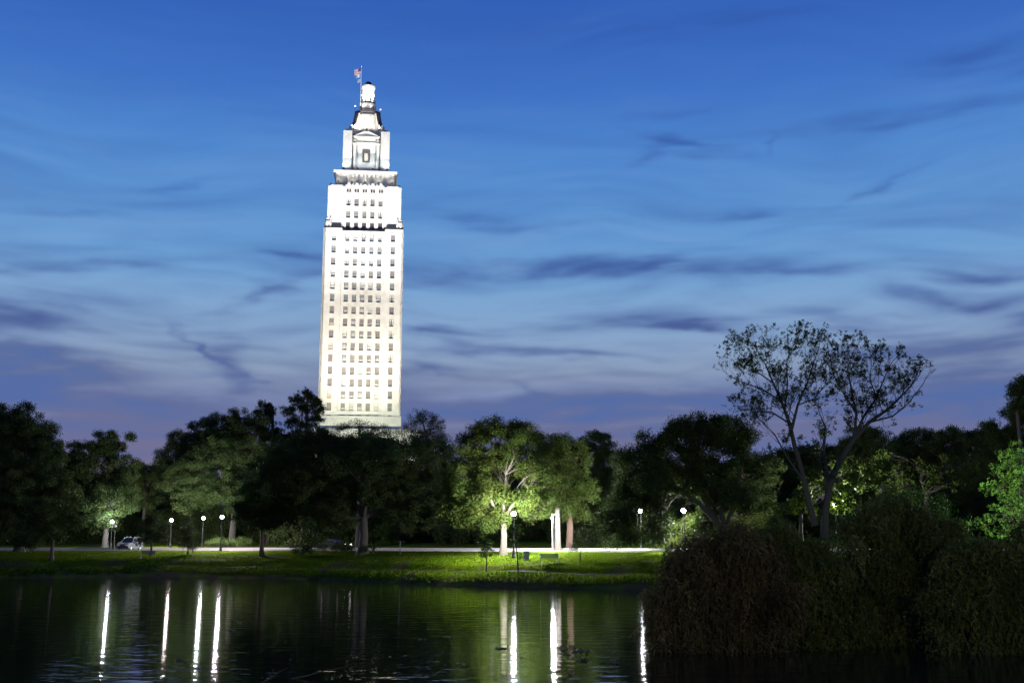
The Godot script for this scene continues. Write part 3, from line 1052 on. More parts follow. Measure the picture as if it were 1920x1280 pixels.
func build_flags() -> void:
	var tower := get_node("capitol_tower") as Node3D
	var fx := -14.0 * mpp(165)
	front = 2.6
	var specs := [["national_flag", 140.0, 128.0, 2.0, "striped red and white flag with blue corner at the top of the tower flagpole", 0], ["state_flag", 146.0, 138.0, 1.5, "blue flag with pale centre below the striped flag on the tower", 1], ["pennant_flag", 154.5, 148.0, 1.0, "small pale grey flag lowest on the tower flagpole", 2]]
	for s in specs:
		var y0: float = hy(s[1])
		var y1: float = hy(s[2])
		var len_: float = s[3]
		var o := thing(s[0], s[4], "flag", tower.transform * Vector3(fx - 0.14, y0, 2.6), tower.rotation.y, "flags on the tower flagpole")
		var h := y1 - y0
		var wave := func(u: float) -> float:
			return sin(u * 5.0) * 0.16 * u
		var strip := func(mb: MB, u0: float, u1: float, v0: float, v1: float, lift: float) -> void:
			var n := 8
			for i in n:
				var a := lerpf(u0, u1, float(i) / n)
				var b := lerpf(u0, u1, float(i + 1) / n)
				var za: float = wave.call(a) + lift
				var zb: float = wave.call(b) + lift
				var da := -0.25 * a * h
				var db := -0.25 * b * h
				mb.flatq(Vector3(-a * len_, v0 * h + da, za), Vector3(-b * len_, v0 * h + db, zb), Vector3(-b * len_, v1 * h + db, zb), Vector3(-a * len_, v1 * h + da, za), Vector3(0, 0, -50))
		var mb := MB.new()
		if s[5] == 0:
			strip.call(mb, 0.0, 1.0, 0.0, 1.0, 0.0)
			part("cloth", mb, mat("flag_white", Color(0.75, 0.74, 0.74), 0.8), o)
			mb = MB.new()
			for k in 7:
				strip.call(mb, 0.0, 1.0, k * 2 / 13.0, (k * 2 + 1) / 13.0, 0.012)
			part("stripes", mb, mat("flag_red", Color(0.5, 0.04, 0.06), 0.8), o)
			mb = MB.new()
			strip.call(mb, 0.0, 0.4, 6.0 / 13.0, 1.0, 0.024)
			part("canton", mb, mat("flag_blue", Color(0.04, 0.06, 0.25), 0.8), o)
		elif s[5] == 1:
			strip.call(mb, 0.0, 1.0, 0.0, 1.0, 0.0)
			part("cloth", mb, mat("flag_sky_blue", Color(0.12, 0.3, 0.6), 0.8), o)
			mb = MB.new()
			strip.call(mb, 0.32, 0.7, 0.2, 0.85, 0.012)
			part("emblem", mb, mats["flag_white"], o)
		else:
			strip.call(mb, 0.0, 1.0, 0.0, 1.0, 0.0)
			part("cloth", mb, mat("flag_grey", Color(0.3, 0.36, 0.45), 0.8), o)

func build_floods() -> void:
	# flood lamps on short masts in the gardens between the park and the tower; their beams light its shaft
	var tower := get_node("capitol_tower") as Node3D
	var names := ["left", "middle", "right"]
	var k := 0
	for x in [-20.0, 0.0, 20.0]:
		var p: Vector3 = tower.transform * Vector3(x, 0, 66.0)
		var o := thing("garden_floodlight", "floodlight mast behind the trees aimed at the tower shaft, %s one of three" % names[k], "floodlight", Vector3(p.x, ground_y(p.x, p.z) + 0.02, p.z), tower.rotation.y, "floodlights lighting the tower")
		var mb := MB.new()
		mb.tube([Vector3(0, -0.1, 0), Vector3(0, 3.5, 0)], [0.09, 0.07], 8)
		part("pole", mb, mats["dark_metal"], o)
		flood(o, Vector3(0, 3.1, 0), Vector3(-x * 0.75, 78.0, -55.0), 5700.0, 26.0, 0.75, Color(1.0, 0.93, 0.79))
		if x != 0.0:
			flood(o, Vector3(0, 3.9, 0), Vector3(-x * 0.9, 118.0, -58.0), 20000.0, 13.5, 0.8, Color(0.96, 0.98, 1.0))
			flood(o, Vector3(0, 2.3, 0.3), Vector3(-x * 0.5, 27.0, -50.0), 4200.0, 22.0, 0.9, Color(0.95, 1.0, 0.72))
		k += 1
	var p2: Vector3 = tower.transform * Vector3(70.0, 0, 10.0)
	var o2 := thing("garden_floodlight", "floodlight mast right of the tower aimed at its side wall", "floodlight", Vector3(p2.x, ground_y(p2.x, p2.z) + 0.02, p2.z), tower.rotation.y, "floodlights lighting the tower")
	var m2 := MB.new()
	m2.tube([Vector3(0, -0.1, 0), Vector3(0, 2.6, 0)], [0.09, 0.07], 8)
	part("pole", m2, mats["dark_metal"], o2)
	flood(o2, Vector3(0, 3.1, 0), Vector3(-58.0, 70.0, -10.0), 6000.0, 28.0, 0.75, Color(1.0, 0.95, 0.86))

# ------------------------------------------------------------------ plants
func leaf(mb: MB, at: Vector3, dir: Vector3, nrm: Vector3, length: float, width: float) -> void:
	var side := dir.cross(nrm).normalized() * width * 0.5
	var up := side.cross(dir).normalized()
	var mid := at + dir * length * 0.45 + up * length * 0.06
	var tip := at + dir * length - up * length * 0.05
	mb.tri(at, mid + side, tip, up, up, up)
	mb.tri(at, tip, mid - side, up, up, up)

func sprig(kind: String) -> ArrayMesh:
	if sprigs.has(kind):
		return sprigs[kind]
	var mb := MB.new()
	match kind:
		"oak":
			for k in 16:
				var p := rdir() * rnd(0.1, 0.48)
				p.y *= 0.7
				leaf(mb, p, (p.normalized() + rdir() * 0.9).normalized(), rdir(), rnd(0.17, 0.27), rnd(0.08, 0.12))
		"fine":
			for k in 22:
				var p := rdir() * rnd(0.1, 0.42)
				leaf(mb, p, (p.normalized() + rdir() * 0.8 + Vector3(0, 0.2, 0)).normalized(), rdir(), rnd(0.12, 0.2), rnd(0.05, 0.075))
		"pine":
			for k in 26:
				var d := (rdir() + Vector3(0, 0.25, 0)).normalized()
				leaf(mb, d * 0.05, d, rdir(), rnd(0.25, 0.4), 0.035)
		"large":
			for k in 7:
				var a := TAU * k / 7 + rnd(-0.3, 0.3)
				var d := Vector3(cos(a), rnd(-0.5, 0.5), sin(a)).normalized()
				leaf(mb, d * 0.04, d, (Vector3.UP + rdir() * 0.6).normalized(), rnd(0.28, 0.42), rnd(0.14, 0.2))
		"willow":
			# a drooping spray with narrow leaves along it
			for k in 18:
				var t := k / 17.0
				var sway := Vector3(t * 0.30, -t * t * 0.42, sin(k * 0.4) * 0.05)
				var a := k * 2.4 + rnd(-0.5, 0.5)
				var d := (Vector3(cos(a) * 0.7, -rnd(0.1, 0.9), sin(a) * 0.7) + rdir() * 0.35).normalized()
				leaf(mb, sway, d, rdir(), rnd(0.09, 0.15), rnd(0.03, 0.045))
			mb.tube([Vector3.ZERO, Vector3(0.15, -0.1, 0.03), Vector3(0.3, -0.42, 0.0)], [0.006, 0.004, 0.002], 3, false)
		"reed":
			for k in 10:
				var a := rnd(0, TAU)
				var d := Vector3(cos(a), 0, sin(a))
				var h := rnd(0.9, 1.7)
				var s := Vector3(-d.z, 0, d.x) * 0.013
				var p0 := d * rnd(0, 0.1)
				var p1 := p0 + d * 0.14 * h + Vector3(0, h * 0.65, 0)
				var p2 := p0 + d * rnd(0.3, 0.75) * h + Vector3(0, h * rnd(0.7, 1.0), 0)
				var nn := (Vector3.UP * 0.4 + d).normalized()
				mb.tri(p0 - s, p0 + s, p1, nn, nn, nn)
				mb.tri(p1 - s, p1 + s, p2, nn, nn, nn)
	sprigs[kind] = mb.mesh()
	return sprigs[kind]

func leaf_mat(key: String, lin: Color, rough := 0.55) -> StandardMaterial3D:
	var m := mat(key, lin, rough)
	m.vertex_color_use_as_albedo = true
	m.backlight_enabled = true
	m.backlight = Color(0.55, 0.62, 0.35)
	m.cull_mode = BaseMaterial3D.CULL_DISABLED
	m.metallic_specular = 0.12
	return m

func limb(mb: MB, a: Vector3, b: Vector3, ra: float, rb: float, sag := 0.12, sides := 6) -> Array:
	var pts := []
	var rad := []
	var n := 5
	var len_ := (b - a).length()
	var off := rdir() * len_ * sag
	for i in n + 1:
		var t := float(i) / n
		var p := a.lerp(b, t) + off * sin(t * PI) + rdir() * len_ * 0.018 * (0.0 if i == 0 or i == n else 1.0)
		p.y += sin(t * PI * 0.9) * len_ * 0.05
		pts.append(p)
		rad.append(lerpf(ra, rb, t))
	mb.tube(pts, rad, sides, false)
	return pts

# lobes: [px, py, half width px, half height px(, depth offset m)] of the crown; opts: leaf, sprig, dens, trunk_r, fork (share of height), clump, bark
func tree(called: String, label: String, group: String, d: float, base_px: float, lobes: Array, opts := {}) -> Node3D:
	rng.seed = hash(label)
	var base := on_ground(base_px, d)
	var o := thing(called, label, opts.get("category", "tree"), base, 0.0, group)
	var m := d / 2080.0
	var mb := MB.new()
	var xf := []
	var cols := []
	var tr: float = opts.get("trunk_r", 0.4)
	var low := 1e9
	var high := -1e9
	var ls := []
	for l in lobes:
		var c := world(l[0], l[1], d) - base
		var dz: float = l[4] if l.size() > 4 else rnd(-0.5, 0.5) * l[2] * m * 0.9
		c.z += dz
		var r := Vector3(l[2] * m, l[3] * m, (l[2] + l[3]) * 0.5 * m)
		low = minf(low, c.y - r.y)
		high = maxf(high, c.y + r.y)
		ls.append([c, r])
	var fork_y: float = lerpf(maxf(low, 0.4), high, opts.get("fork", 0.12))
	var lean := Vector3(opts.get("lean", 0.0), 0, 0)
	var top := Vector3(0, fork_y, 0) + lean
	var bent := Vector3(rnd(-0.03, 0.03), 0, rnd(-0.03, 0.03)) * fork_y
	mb.tube([Vector3(0, -0.4, 0), Vector3(0, 0.12, 0), Vector3(0, 0.6, 0) + lean * 0.1, Vector3(0, fork_y * 0.5, 0) + bent + lean * 0.45, top], [tr * 1.75, tr * 1.5, tr * 1.12, tr * 0.95, tr * 0.85], 9, false)
	var cl: float = opts.get("clump", 0.9)
	var dens: float = opts.get("dens", 1.0)
	var vary: float = opts.get("vary", 0.3)
	# the largest lobes get main limbs from the fork; the others branch off the nearest main limb
	var order := ls.duplicate()
	order.sort_custom(func(a, b): return a[1].x * a[1].y > b[1].x * b[1].y)
	var mains := []
	for l in order:
		var c: Vector3 = l[0]
		var r: Vector3 = l[1]
		var area := PI * r.x * r.y
		var lp := []
		if mains.size() < 4:
			lp = limb(mb, top, c, tr * clampf(sqrt(area) / 8.0, 0.3, 0.62), tr * 0.12, 0.12)
			mains.append(lp)
		else:
			var best: Vector3 = top
			var near := 1e9
			for ml in mains:
				for k in range(1, 5):
					var dd: float = c.distance_to(ml[k])
					if dd < near:
						near = dd
						best = ml[k]
			lp = limb(mb, best, c, tr * clampf(sqrt(area) / 14.0, 0.14, 0.3), tr * 0.07, 0.14)
		var count := int(ceil(area / (cl * cl) * 1.15 * opts.get("clumps", 1.0)))
		for i in count:
			var dir := rdir()
			if dir.y < -0.55 and rng.randf() < 0.6:
				dir.y = -dir.y
			var q := c + dir * r * pow(rng.randf(), 0.45) * rnd(0.92, 1.06)
			if q.y < 0.5:
				q.y = rnd(0.5, 1.2)
			var cr := cl * rnd(0.55, 1.25)
			if opts.has("gap"):
				# openings in the crown through which the lamps behind shine
				var open_ := false
				var w3 := base + q
				var sx := 960.0 - 2115.0 * w3.x / w3.z
				var sy := 1022.0 + 2115.0 * (w3.y - EYE) / w3.z
				for g in opts["gap"]:
					open_ = open_ or Vector2(sx - g[0], sy - g[1]).length() < g[2]
				if open_:
					continue
			if i % 2 == 0 or opts.get("twiggy", false):
				var from: Vector3 = lp[2 + rng.randi() % 4]
				limb(mb, from, q, tr * 0.11, tr * 0.03, 0.1, 4)
			var shade := rnd(1.0 - vary, 1.0 + vary)
			var warm := rnd(0.9, 1.12)
			var n := int(ceil(20.0 * dens * cr * cr / 0.6 * rnd(0.7, 1.3)))
			for k in n:
				var e := rdir() * pow(rng.randf(), 0.4) * cr
				e.y *= 0.62
				var g := shade * rnd(0.8, 1.2)
				xf.append(Transform3D(rbasis(rnd(0.75, 1.25) * opts.get("size", 1.0)), q + e))
				cols.append(Color(g * warm, g, g))
	part("trunk", mb, mats[opts.get("bark", "bark_dark")], o)
	tag(scatter("crown", sprig(opts.get("sprig", "oak")), mats[opts.get("leaf", "leaf_evergreen")], xf, cols, o), "", "", "", "stuff")
	total += xf.size()
	return o

# branches that divide again and again, with a leaf cluster at each twig end
func grow(mb: MB, a: Vector3, dir: Vector3, length: float, r: float, level: int, tips: Array) -> void:
	var pts := [a]
	var rad := [r]
	var p := a
	var d := dir
	var n := 4
	for i in n:
		d = (d + rdir() * 0.22 + Vector3(0, 0.07, 0)).normalized()
		p += d * length / n
		pts.append(p)
		rad.append(lerpf(r, r * 0.5, float(i + 1) / n))
	mb.tube(pts, rad, 5 if level > 1 else 4, false)
	if level == 0:
		tips.append(p)
		if rng.randf() < 0.5:
			tips.append(pts[2])
		return
	for k in 2 + (rng.randi() % 2):
		var from: Vector3 = pts[2 + rng.randi() % 3]
		var nd := (d + rdir() * 0.85 + Vector3(0, 0.12, 0)).normalized()
		grow(mb, from, nd, length * rnd(0.55, 0.8), r * 0.48, level - 1, tips)
	grow(mb, p, (d + rdir() * 0.3).normalized(), length * 0.65, r * 0.5, level - 1, tips)

func sparse_tree() -> void:
	rng.seed = 4711
	var d := 104.0
	var base := on_ground(1546, d)
	var o := thing("sparse_tree", "tall sparse tree with forked dark trunks and open leaf clusters against the sky", "tree", base)
	var limbs := [
		[[1546, 1010], [1548, 960], [1556, 910], [1570, 872], [1598, 825], [1626, 790], [1662, 758], [1690, 722], [1712, 690]], [0.52, 0.44, 0.4, 0.36, 0.3, 0.24, 0.17, 0.1, 0.05],
		[[1598, 825], [1618, 775], [1640, 735], [1655, 690], [1668, 655]], [0.2, 0.16, 0.12, 0.08, 0.04],
		[[1600, 822], [1604, 770], [1596, 715], [1590, 665], [1600, 630]], [0.2, 0.16, 0.11, 0.07, 0.04],
		[[1626, 790], [1670, 775], [1700, 745], [1728, 700]], [0.13, 0.1, 0.07, 0.03],
		[[1604, 770], [1580, 720], [1565, 680], [1560, 640]], [0.11, 0.08, 0.06, 0.03],
		[[1550, 950], [1552, 890], [1546, 845], [1550, 800], [1540, 770]], [0.24, 0.2, 0.15, 0.1, 0.05],
		[[1530, 985], [1518, 940], [1508, 890], [1493, 835], [1484, 792], [1470, 742], [1455, 700], [1440, 655], [1430, 635]], [0.42, 0.36, 0.31, 0.27, 0.23, 0.17, 0.12, 0.07, 0.03],
		[[1488, 805], [1498, 750], [1514, 700], [1524, 655], [1530, 630]], [0.2, 0.15, 0.11, 0.07, 0.03],
		[[1484, 792], [1452, 765], [1425, 765], [1405, 775]], [0.12, 0.09, 0.06, 0.03],
		[[1470, 742], [1436, 715], [1405, 700], [1388, 690]], [0.12, 0.09, 0.06, 0.03],
		[[1455, 700], [1420, 670], [1400, 640]], [0.09, 0.06, 0.03],
		[[1500, 750], [1530, 735], [1548, 705], [1560, 690]], [0.1, 0.07, 0.05, 0.03],
		[[1476, 760], [1480, 700], [1478, 650], [1490, 625]], [0.11, 0.08, 0.05, 0.03],
		[[1512, 905], [1480, 860], [1455, 815], [1440, 800]], [0.14, 0.1, 0.07, 0.03],
		[[1640, 735], [1630, 690], [1635, 650]], [0.09, 0.06, 0.03],
	]
	var mb := MB.new()
	var tips := []
	for i in range(0, limbs.size(), 2):
		var pts := []
		var dz := 0.0 if i == 0 or i == 12 else rnd(-1.2, 1.2)
		for k in limbs[i].size():
			var ly: float = limbs[i][k][1]
			if ly < 800.0:
				ly = 800.0 - (800.0 - ly) * 0.82
			var q := world(1548.0 + (limbs[i][k][0] - 1548.0) * 1.05, ly, d) - base
			q.z += dz * k / limbs[i].size()
			pts.append(q)
		mb.tube(pts, limbs[i + 1].map(func(w): return w * 0.78), 7, false)
		var start := 5 if i == 0 or i == 12 else 1
		for k in range(start, pts.size()):
			var dir: Vector3 = (pts[k] - pts[k - 1]).normalized()
			for j in 3:
				var nd := (dir * 0.6 + rdir() * 0.75 + Vector3(0, 0.35, 0)).normalized()
				grow(mb, (pts[k - 1] as Vector3).lerp(pts[k], rnd(0.2, 0.9)), nd, rnd(1.0, 1.75), limbs[i + 1][k] * 0.26 + 0.012, 3, tips)
		grow(mb, pts[pts.size() - 1], (pts[pts.size() - 1] - pts[pts.size() - 2]).normalized(), 1.2, 0.04, 2, tips)
	part("trunk", mb, mats["bark_dark"], o)
	var xf := []
	var cols := []
	for t in tips:
		if rng.randf() < 0.35:
			continue
		for k in 1:
			xf.append(Transform3D(rbasis(rnd(0.3, 0.55)), t + rdir() * 0.1))
			var g := rnd(0.7, 1.2)
			cols.append(Color(g, g, g))
	print("sparse tips ", tips.size())
	tag(scatter("crown", sprig("large"), mats["leaf_evergreen"], xf, cols, o), "", "", "", "stuff")

# a weeping shrub: arching stems from the ground, each hung with leafy strands
func willow(label: String, d: float, base_px: float, lobes: Array, leaf_key: String, group: String, dens := 1.0) -> void:
	rng.seed = hash(label)
	var b0 := world(base_px, 1100, d)
	var base := Vector3(b0.x, maxf(ground_y(b0.x, -d), -0.2), -d)
	var o := thing("willow_shrub", label, "shrub", base, 0.0, group)
	var m := d / 2080.0
	var mb := MB.new()
	var xf := []
	var cols := []
	for l in lobes:
		var c := world(l[0], l[1], d) - base
		c.z += l[4] if l.size() > 4 else 0.0
		var r := Vector3(l[2] * m, l[3] * m, l[2] * m * 0.8)
		var stems := int(10 + r.x * r.y * 7.0)
		for i in stems:
			var dir := rdir()
			dir.y = absf(dir.y) * 1.0 - 0.25
			dir = dir.normalized()
			var q := c + dir * r * (rnd(0.55, 1.15) if rng.randf() < 0.9 else rnd(1.15, 1.4))
			var root := Vector3(rnd(-0.5, 0.5) + c.x * 0.55, -0.1, rnd(-0.5, 0.5) + c.z * 0.5)
			var mid := root.lerp(q, 0.55) + Vector3(0, r.y * 0.35, 0)
			if i % 3 == 0:
				mb.tube([root, root.lerp(mid, 0.6), mid, q], [0.05, 0.035, 0.022, 0.008], 4, false)
			var n := int(rnd(26, 44) * dens)
			var shade := rnd(0.5, 1.5)
			for k in n:
				var e := rdir() * pow(rng.randf(), 0.5) * 0.6
				var s := rnd(0.7, 1.25)
				var tilt := Basis(Vector3(rnd(-1, 1), 0, rnd(-1, 1)).normalized(), rnd(0.0, 0.8)) * Basis(Vector3.UP, rnd(0, TAU))
				xf.append(Transform3D(tilt.scaled(Vector3(s, s * rnd(0.8, 2.0), s)), q + e))
				var g := shade * rnd(0.75, 1.25)
				var w := rnd(0.85, 1.25)
				cols.append(Color(g * w, g, g * 0.95))
	part("stem", mb, mats["bark_dark"], o)
	tag(scatter("foliage", sprig("willow"), mats[leaf_key], xf, cols, o), "", "", "", "stuff")
	total += xf.size()

func build_plants() -> void:
	textured("bark", Color(0.07, 0.06, 0.05), Color(0.16, 0.145, 0.12), 0.05, 0.5, 0.95, 3.0, 40)
	textured("bark_dark", Color(0.024, 0.021, 0.018), Color(0.056, 0.048, 0.04), 0.05, 0.6, 0.95, 2.0, 44)
	textured("bark_red", Color(0.05, 0.03, 0.02), Color(0.10, 0.06, 0.04), 0.05, 0.6, 0.95, 2.0, 48)
	leaf_mat("leaf_evergreen", Color(0.032, 0.048, 0.016))
	leaf_mat("leaf_oak", Color(0.038, 0.056, 0.012))
	leaf_mat("leaf_young", Color(0.055, 0.08, 0.016))
	leaf_mat("leaf_fresh", Color(0.042, 0.085, 0.016))
	leaf_mat("leaf_willow", Color(0.05, 0.068, 0.022))
	leaf_mat("leaf_russet", Color(0.058, 0.054, 0.028))
	var park := "trees round the park lawn"
	var back := "trees standing beyond the road"
	# far row that closes the horizon
	var far_row := [[-60, 900, "leftmost"], [110, 905, ""], [270, 893, ""], [640, 880, ""], [850, 885, ""], [1010, 880, ""], [1190, 890, ""], [1420, 870, ""], [1560, 850, ""], [1760, 850, ""], [1950, 830, ""]]
	var where := ["at the left edge of the photo", "behind the tall tree with a leaning branch", "in the gap left of the domed tree", "behind the left side of the broad oak", "between the broad oak and the lamplit oak", "behind the lamplit oak", "behind the pale lamp on the far lawn", "left of the sparse tree", "just behind the trunks of the sparse tree", "behind the bright large-leaved tree", "at the right edge of the photo"]
	for i in far_row.size():
		var x: float = far_row[i][0]
		var y: float = far_row[i][1]
		tree("distant_tree", "low dark distant tree " + where[i], back, 232.0 + (i % 3) * 9.0, x, [[x - 55, y + 45, 75, 50], [x + 40, y + 35, 75, 45], [x - 10, y + 25, 60, 35], [x, y + 95, 130, 45]], {"leaf": "leaf_evergreen", "clump": 1.7, "dens": 0.55, "size": 2.0, "trunk_r": 0.45})
	var nook := ["left of the off-road car", "behind the off-road car", "behind the warm lamp", "behind the brightest left lamp", "behind the pink lamp", "behind the straight brown trunk", "behind the left bed of the broad oak", "behind the broad oak trunk", "behind the marker post", "left of the lamplit oak trunk", "behind the steel lamp mast", "right of the red-brown trunk", "behind the faint right lamp", "behind the round lamp of the willows", "left of the sparse tree foot", "behind the lamp in the bright leaves", "behind the large-leaved tree", "at the far right edge", "at the far left edge", "behind the vivid green tree", "just outside the right edge"]
	for i in nook.size():
		var x: float = 60.0 + i * 103.0 if i < 18 else ([-35.0, 1915.0, 2010.0][i - 18] as float)
		var d := 196.0 + (i * 37 % 5) * 5.0 if x < 500 else 168.0 + (i * 37 % 5) * 6.0
		tree("thicket_shrub", "dark thicket beyond the road " + nook[i], "thickets beyond the road", d, x, [[x - 35, 985, 45, 30], [x + 30, 978, 45, 34], [x, 1008, 70, 22], [x + 5, 950, 40, 26]], {"leaf": "leaf_evergreen", "clump": 1.3, "dens": 0.6, "size": 1.6, "trunk_r": 0.14, "category": "shrub"})
	# left side
	tree("broadleaf_tree", "massive dark tree filling the left edge of the photo", park, 152, 35, [[25, 812, 62, 55], [70, 830, 42, 48], [-40, 850, 90, 80], [85, 872, 45, 40], [30, 905, 110, 65], [90, 935, 60, 50], [20, 965, 90, 40]], {"leaf": "leaf_evergreen", "trunk_r": 0.6})
	tree("broadleaf_tree", "dark tree with a leafy branch leaning right over the gap in the skyline", park, 172, 195, [[155, 875, 50, 45], [195, 855, 36, 36], [196, 822, 24, 13], [226, 838, 16, 10], [243, 822, 12, 8], [225, 890, 40, 38], [160, 930, 65, 45], [215, 940, 55, 40], [185, 965, 60, 30]], {"leaf": "leaf_evergreen", "trunk_r": 0.42, "clump": 0.8})
	tree("broadleaf_tree", "small dark tree filling the dip in the skyline", park, 188, 265, [[255, 892, 24, 22], [290, 890, 22, 20], [270, 925, 42, 34]], {"leaf": "leaf_evergreen", "trunk_r": 0.3})
	tree("domed_tree", "broad domed tree behind the two bright lamps", park, 180, 433, [[400, 818, 58, 46], [345, 850, 50, 46], [310, 868, 24, 32], [455, 815, 50, 48], [430, 860, 90, 45], [370, 900, 70, 45], [480, 880, 60, 55], [420, 925, 55, 36], [360, 940, 40, 25], [455, 950, 40, 25]], {"leaf": "leaf_evergreen", "trunk_r": 0.5, "fork": 0.35})
	tree("pine_tree", "small-topped pine rising between the domed tree and the tower", back, 196, 500, [[497, 764, 15, 12], [480, 776, 14, 8], [508, 780, 10, 8], [490, 795, 26, 12], [500, 820, 34, 20]], {"leaf": "leaf_evergreen", "sprig": "pine", "size": 1.5, "clump": 0.8, "dens": 0.4, "trunk_r": 0.3, "fork": 0.9, "twiggy": true})
	tree("pine_tree", "tall open pine beside the left edge of the tower", back, 192, 566, [[574, 742, 22, 11], [556, 754, 16, 10], [590, 757, 14, 10], [540, 772, 18, 10], [570, 768, 20, 9], [600, 772, 12, 8], [548, 790, 22, 8], [590, 788, 18, 9], [570, 800, 30, 9], [600, 808, 16, 8], [560, 830, 50, 22]], {"leaf": "leaf_evergreen", "sprig": "pine", "size": 1.5, "clump": 0.75, "dens": 0.34, "trunk_r": 0.32, "fork": 0.82, "twiggy": true})
	tree("broad_oak", "huge dark spreading oak in front of the tower base", park, 138, 680, [[690, 838, 50, 22], [640, 842, 44, 22], [735, 848, 42, 22], [590, 845, 55, 36], [545, 870, 55, 48], [800, 855, 45, 35], [840, 890, 42, 42], [690, 870, 130, 45], [600, 900, 100, 50], [500, 910, 55, 45], [770, 905, 90, 45], [560, 945, 90, 36], [690, 935, 100, 30], [800, 950, 70, 30], [850, 950, 40, 25], [620, 975, 60, 22], [760, 975, 60, 18]], {"leaf": "leaf_evergreen", "trunk_r": 0.55, "fork": 0.14, "bark": "bark_dark"})
	tree("airy_tree", "thin leafy treetop before the pale tower base, above the huge oak", back, 163, 668, [[640, 806, 26, 11], [672, 800, 22, 12], [705, 806, 24, 12], [735, 814, 20, 9], [620, 818, 20, 9], [690, 822, 60, 12]], {"leaf": "leaf_evergreen", "sprig": "fine", "size": 1.2, "clump": 0.6, "dens": 0.22, "trunk_r": 0.25, "fork": 0.7, "twiggy": true})
	tree("airy_tree", "round airy tree beside the right edge of the tower base", back, 214, 795, [[790, 790, 34, 18], [765, 806, 22, 14], [815, 806, 24, 18], [795, 818, 40, 16], [770, 830, 30, 14], [825, 830, 26, 18]], {"leaf": "leaf_evergreen", "sprig": "fine", "size": 1.3, "clump": 0.7, "dens": 0.22, "trunk_r": 0.3, "fork": 0.5, "twiggy": true})
	# lit oak and its neighbours
	tree("live_oak", "lamplit live oak with pale bright trunk beside the lamp post", park, 121, 944, [[935, 805, 48, 28], [890, 812, 30, 18], [975, 822, 48, 32], [895, 850, 48, 40], [1020, 845, 40, 36], [950, 865, 65, 38], [880, 905, 48, 42], [1010, 895, 55, 38], [915, 930, 45, 28], [990, 935, 48, 22], [870, 955, 42, 25], [930, 965, 30, 14], [850, 925, 30, 25], [880, 978, 34, 16], [912, 988, 22, 10], [1005, 958, 30, 14], [845, 970, 26, 18]], {"leaf": "leaf_oak", "sprig": "fine", "size": 1.1, "bark": "bark", "trunk_r": 0.36, "fork": 0.1, "clump": 0.75, "dens": 1.15})
	tree("live_oak", "oak with red-brown trunk right of the lamplit live oak", park, 131, 1068, [[1050, 850, 42, 36], [1080, 875, 32, 42], [1040, 900, 45, 40], [1085, 925, 34, 34], [1060, 950, 45, 22], [1095, 965, 28, 16]], {"leaf": "leaf_oak", "sprig": "fine", "size": 1.2, "bark": "bark_red", "trunk_r": 0.38, "fork": 0.2, "clump": 0.75})
	tree("live_oak", "slender grey-trunked oak just left of the red-brown trunk", park, 129, 1046, [[1010, 945, 30, 16], [1040, 935, 28, 20], [1000, 970, 20, 8]], {"leaf": "leaf_oak", "sprig": "fine", "bark": "bark", "trunk_r": 0.34, "fork": 0.55, "clump": 0.6, "dens": 0.7})
	tree("broadleaf_tree", "dark upright tree behind and right of the lamplit oak", back, 190, 1120, [[1120, 826, 26, 20], [1100, 845, 22, 22], [1140, 848, 24, 24], [1120, 875, 42, 36], [1115, 925, 42, 40], [1140, 960, 45, 35]], {"leaf": "leaf_evergreen", "trunk_r": 0.4})
	tree("broad_oak", "wide dark oak drooping to the lawn right of the park lamps", park, 111, 1360, [[1310, 805, 48, 30], [1270, 820, 45, 28], [1360, 815, 45, 36], [1220, 850, 48, 36], [1185, 880, 40, 38], [1290, 860, 80, 42], [1390, 845, 42, 45], [1230, 905, 75, 40], [1340, 905, 80, 42], [1185, 935, 48, 38], [1170, 985, 36, 38], [1210, 1000, 44, 26], [1215, 955, 36, 30], [1430, 890, 40, 42], [1400, 940, 50, 30], [1232, 985, 26, 40, -6.0], [1340, 985, 32, 26, -2.0], [1180, 1012, 34, 20, -7.0], [1290, 900, 60, 26, -7.0], [1290, 962, 50, 36, -3.0], [1240, 950, 40, 30, -3.0], [1345, 950, 50, 32, -3.0], [1140, 990, 24, 30, 0.0]], {"leaf": "leaf_evergreen", "sprig": "fine", "size": 1.25, "gap": [[1284, 957, 36.0], [1284, 985, 22.0], [1203, 957, 15.0], [1203, 980, 18.0]], "trunk_r": 0.65, "fork": 0.12, "bark": "bark_dark", "clump": 0.8})
	sparse_tree()
	tree("large_leaved_tree", "bright lamplit young tree at the foot of the sparse tree", park, 106, 1505, [[1530, 915, 32, 36], [1510, 950, 30, 25], [1590, 885, 36, 28], [1620, 905, 36, 26], [1575, 925, 34, 24], [1630, 870, 26, 16], [1595, 955, 36, 20], [1470, 955, 26, 14]], {"leaf": "leaf_young", "sprig": "large", "size": 0.75, "trunk_r": 0.2, "clump": 0.6, "dens": 0.6, "twiggy": true})
	tree("large_leaved_tree", "open large-leaved tree right of the bright young tree", park, 112, 1745, [[1680, 885, 36, 18], [1725, 880, 40, 18], [1780, 870, 36, 20], [1815, 880, 28, 24], [1700, 915, 46, 20], [1765, 910, 46, 22], [1660, 855, 22, 10]], {"leaf": "leaf_oak", "sprig": "large", "size": 0.75, "trunk_r": 0.25, "clump": 0.55, "dens": 0.4, "clumps": 0.8, "twiggy": true})
	tree("broadleaf_tree", "dark rounded tree behind the right fork of the sparse tree", back, 168, 1620, [[1625, 825, 48, 32], [1600, 850, 36, 30], [1660, 850, 40, 26], [1630, 890, 70, 36]], {"leaf": "leaf_evergreen", "trunk_r": 0.4})
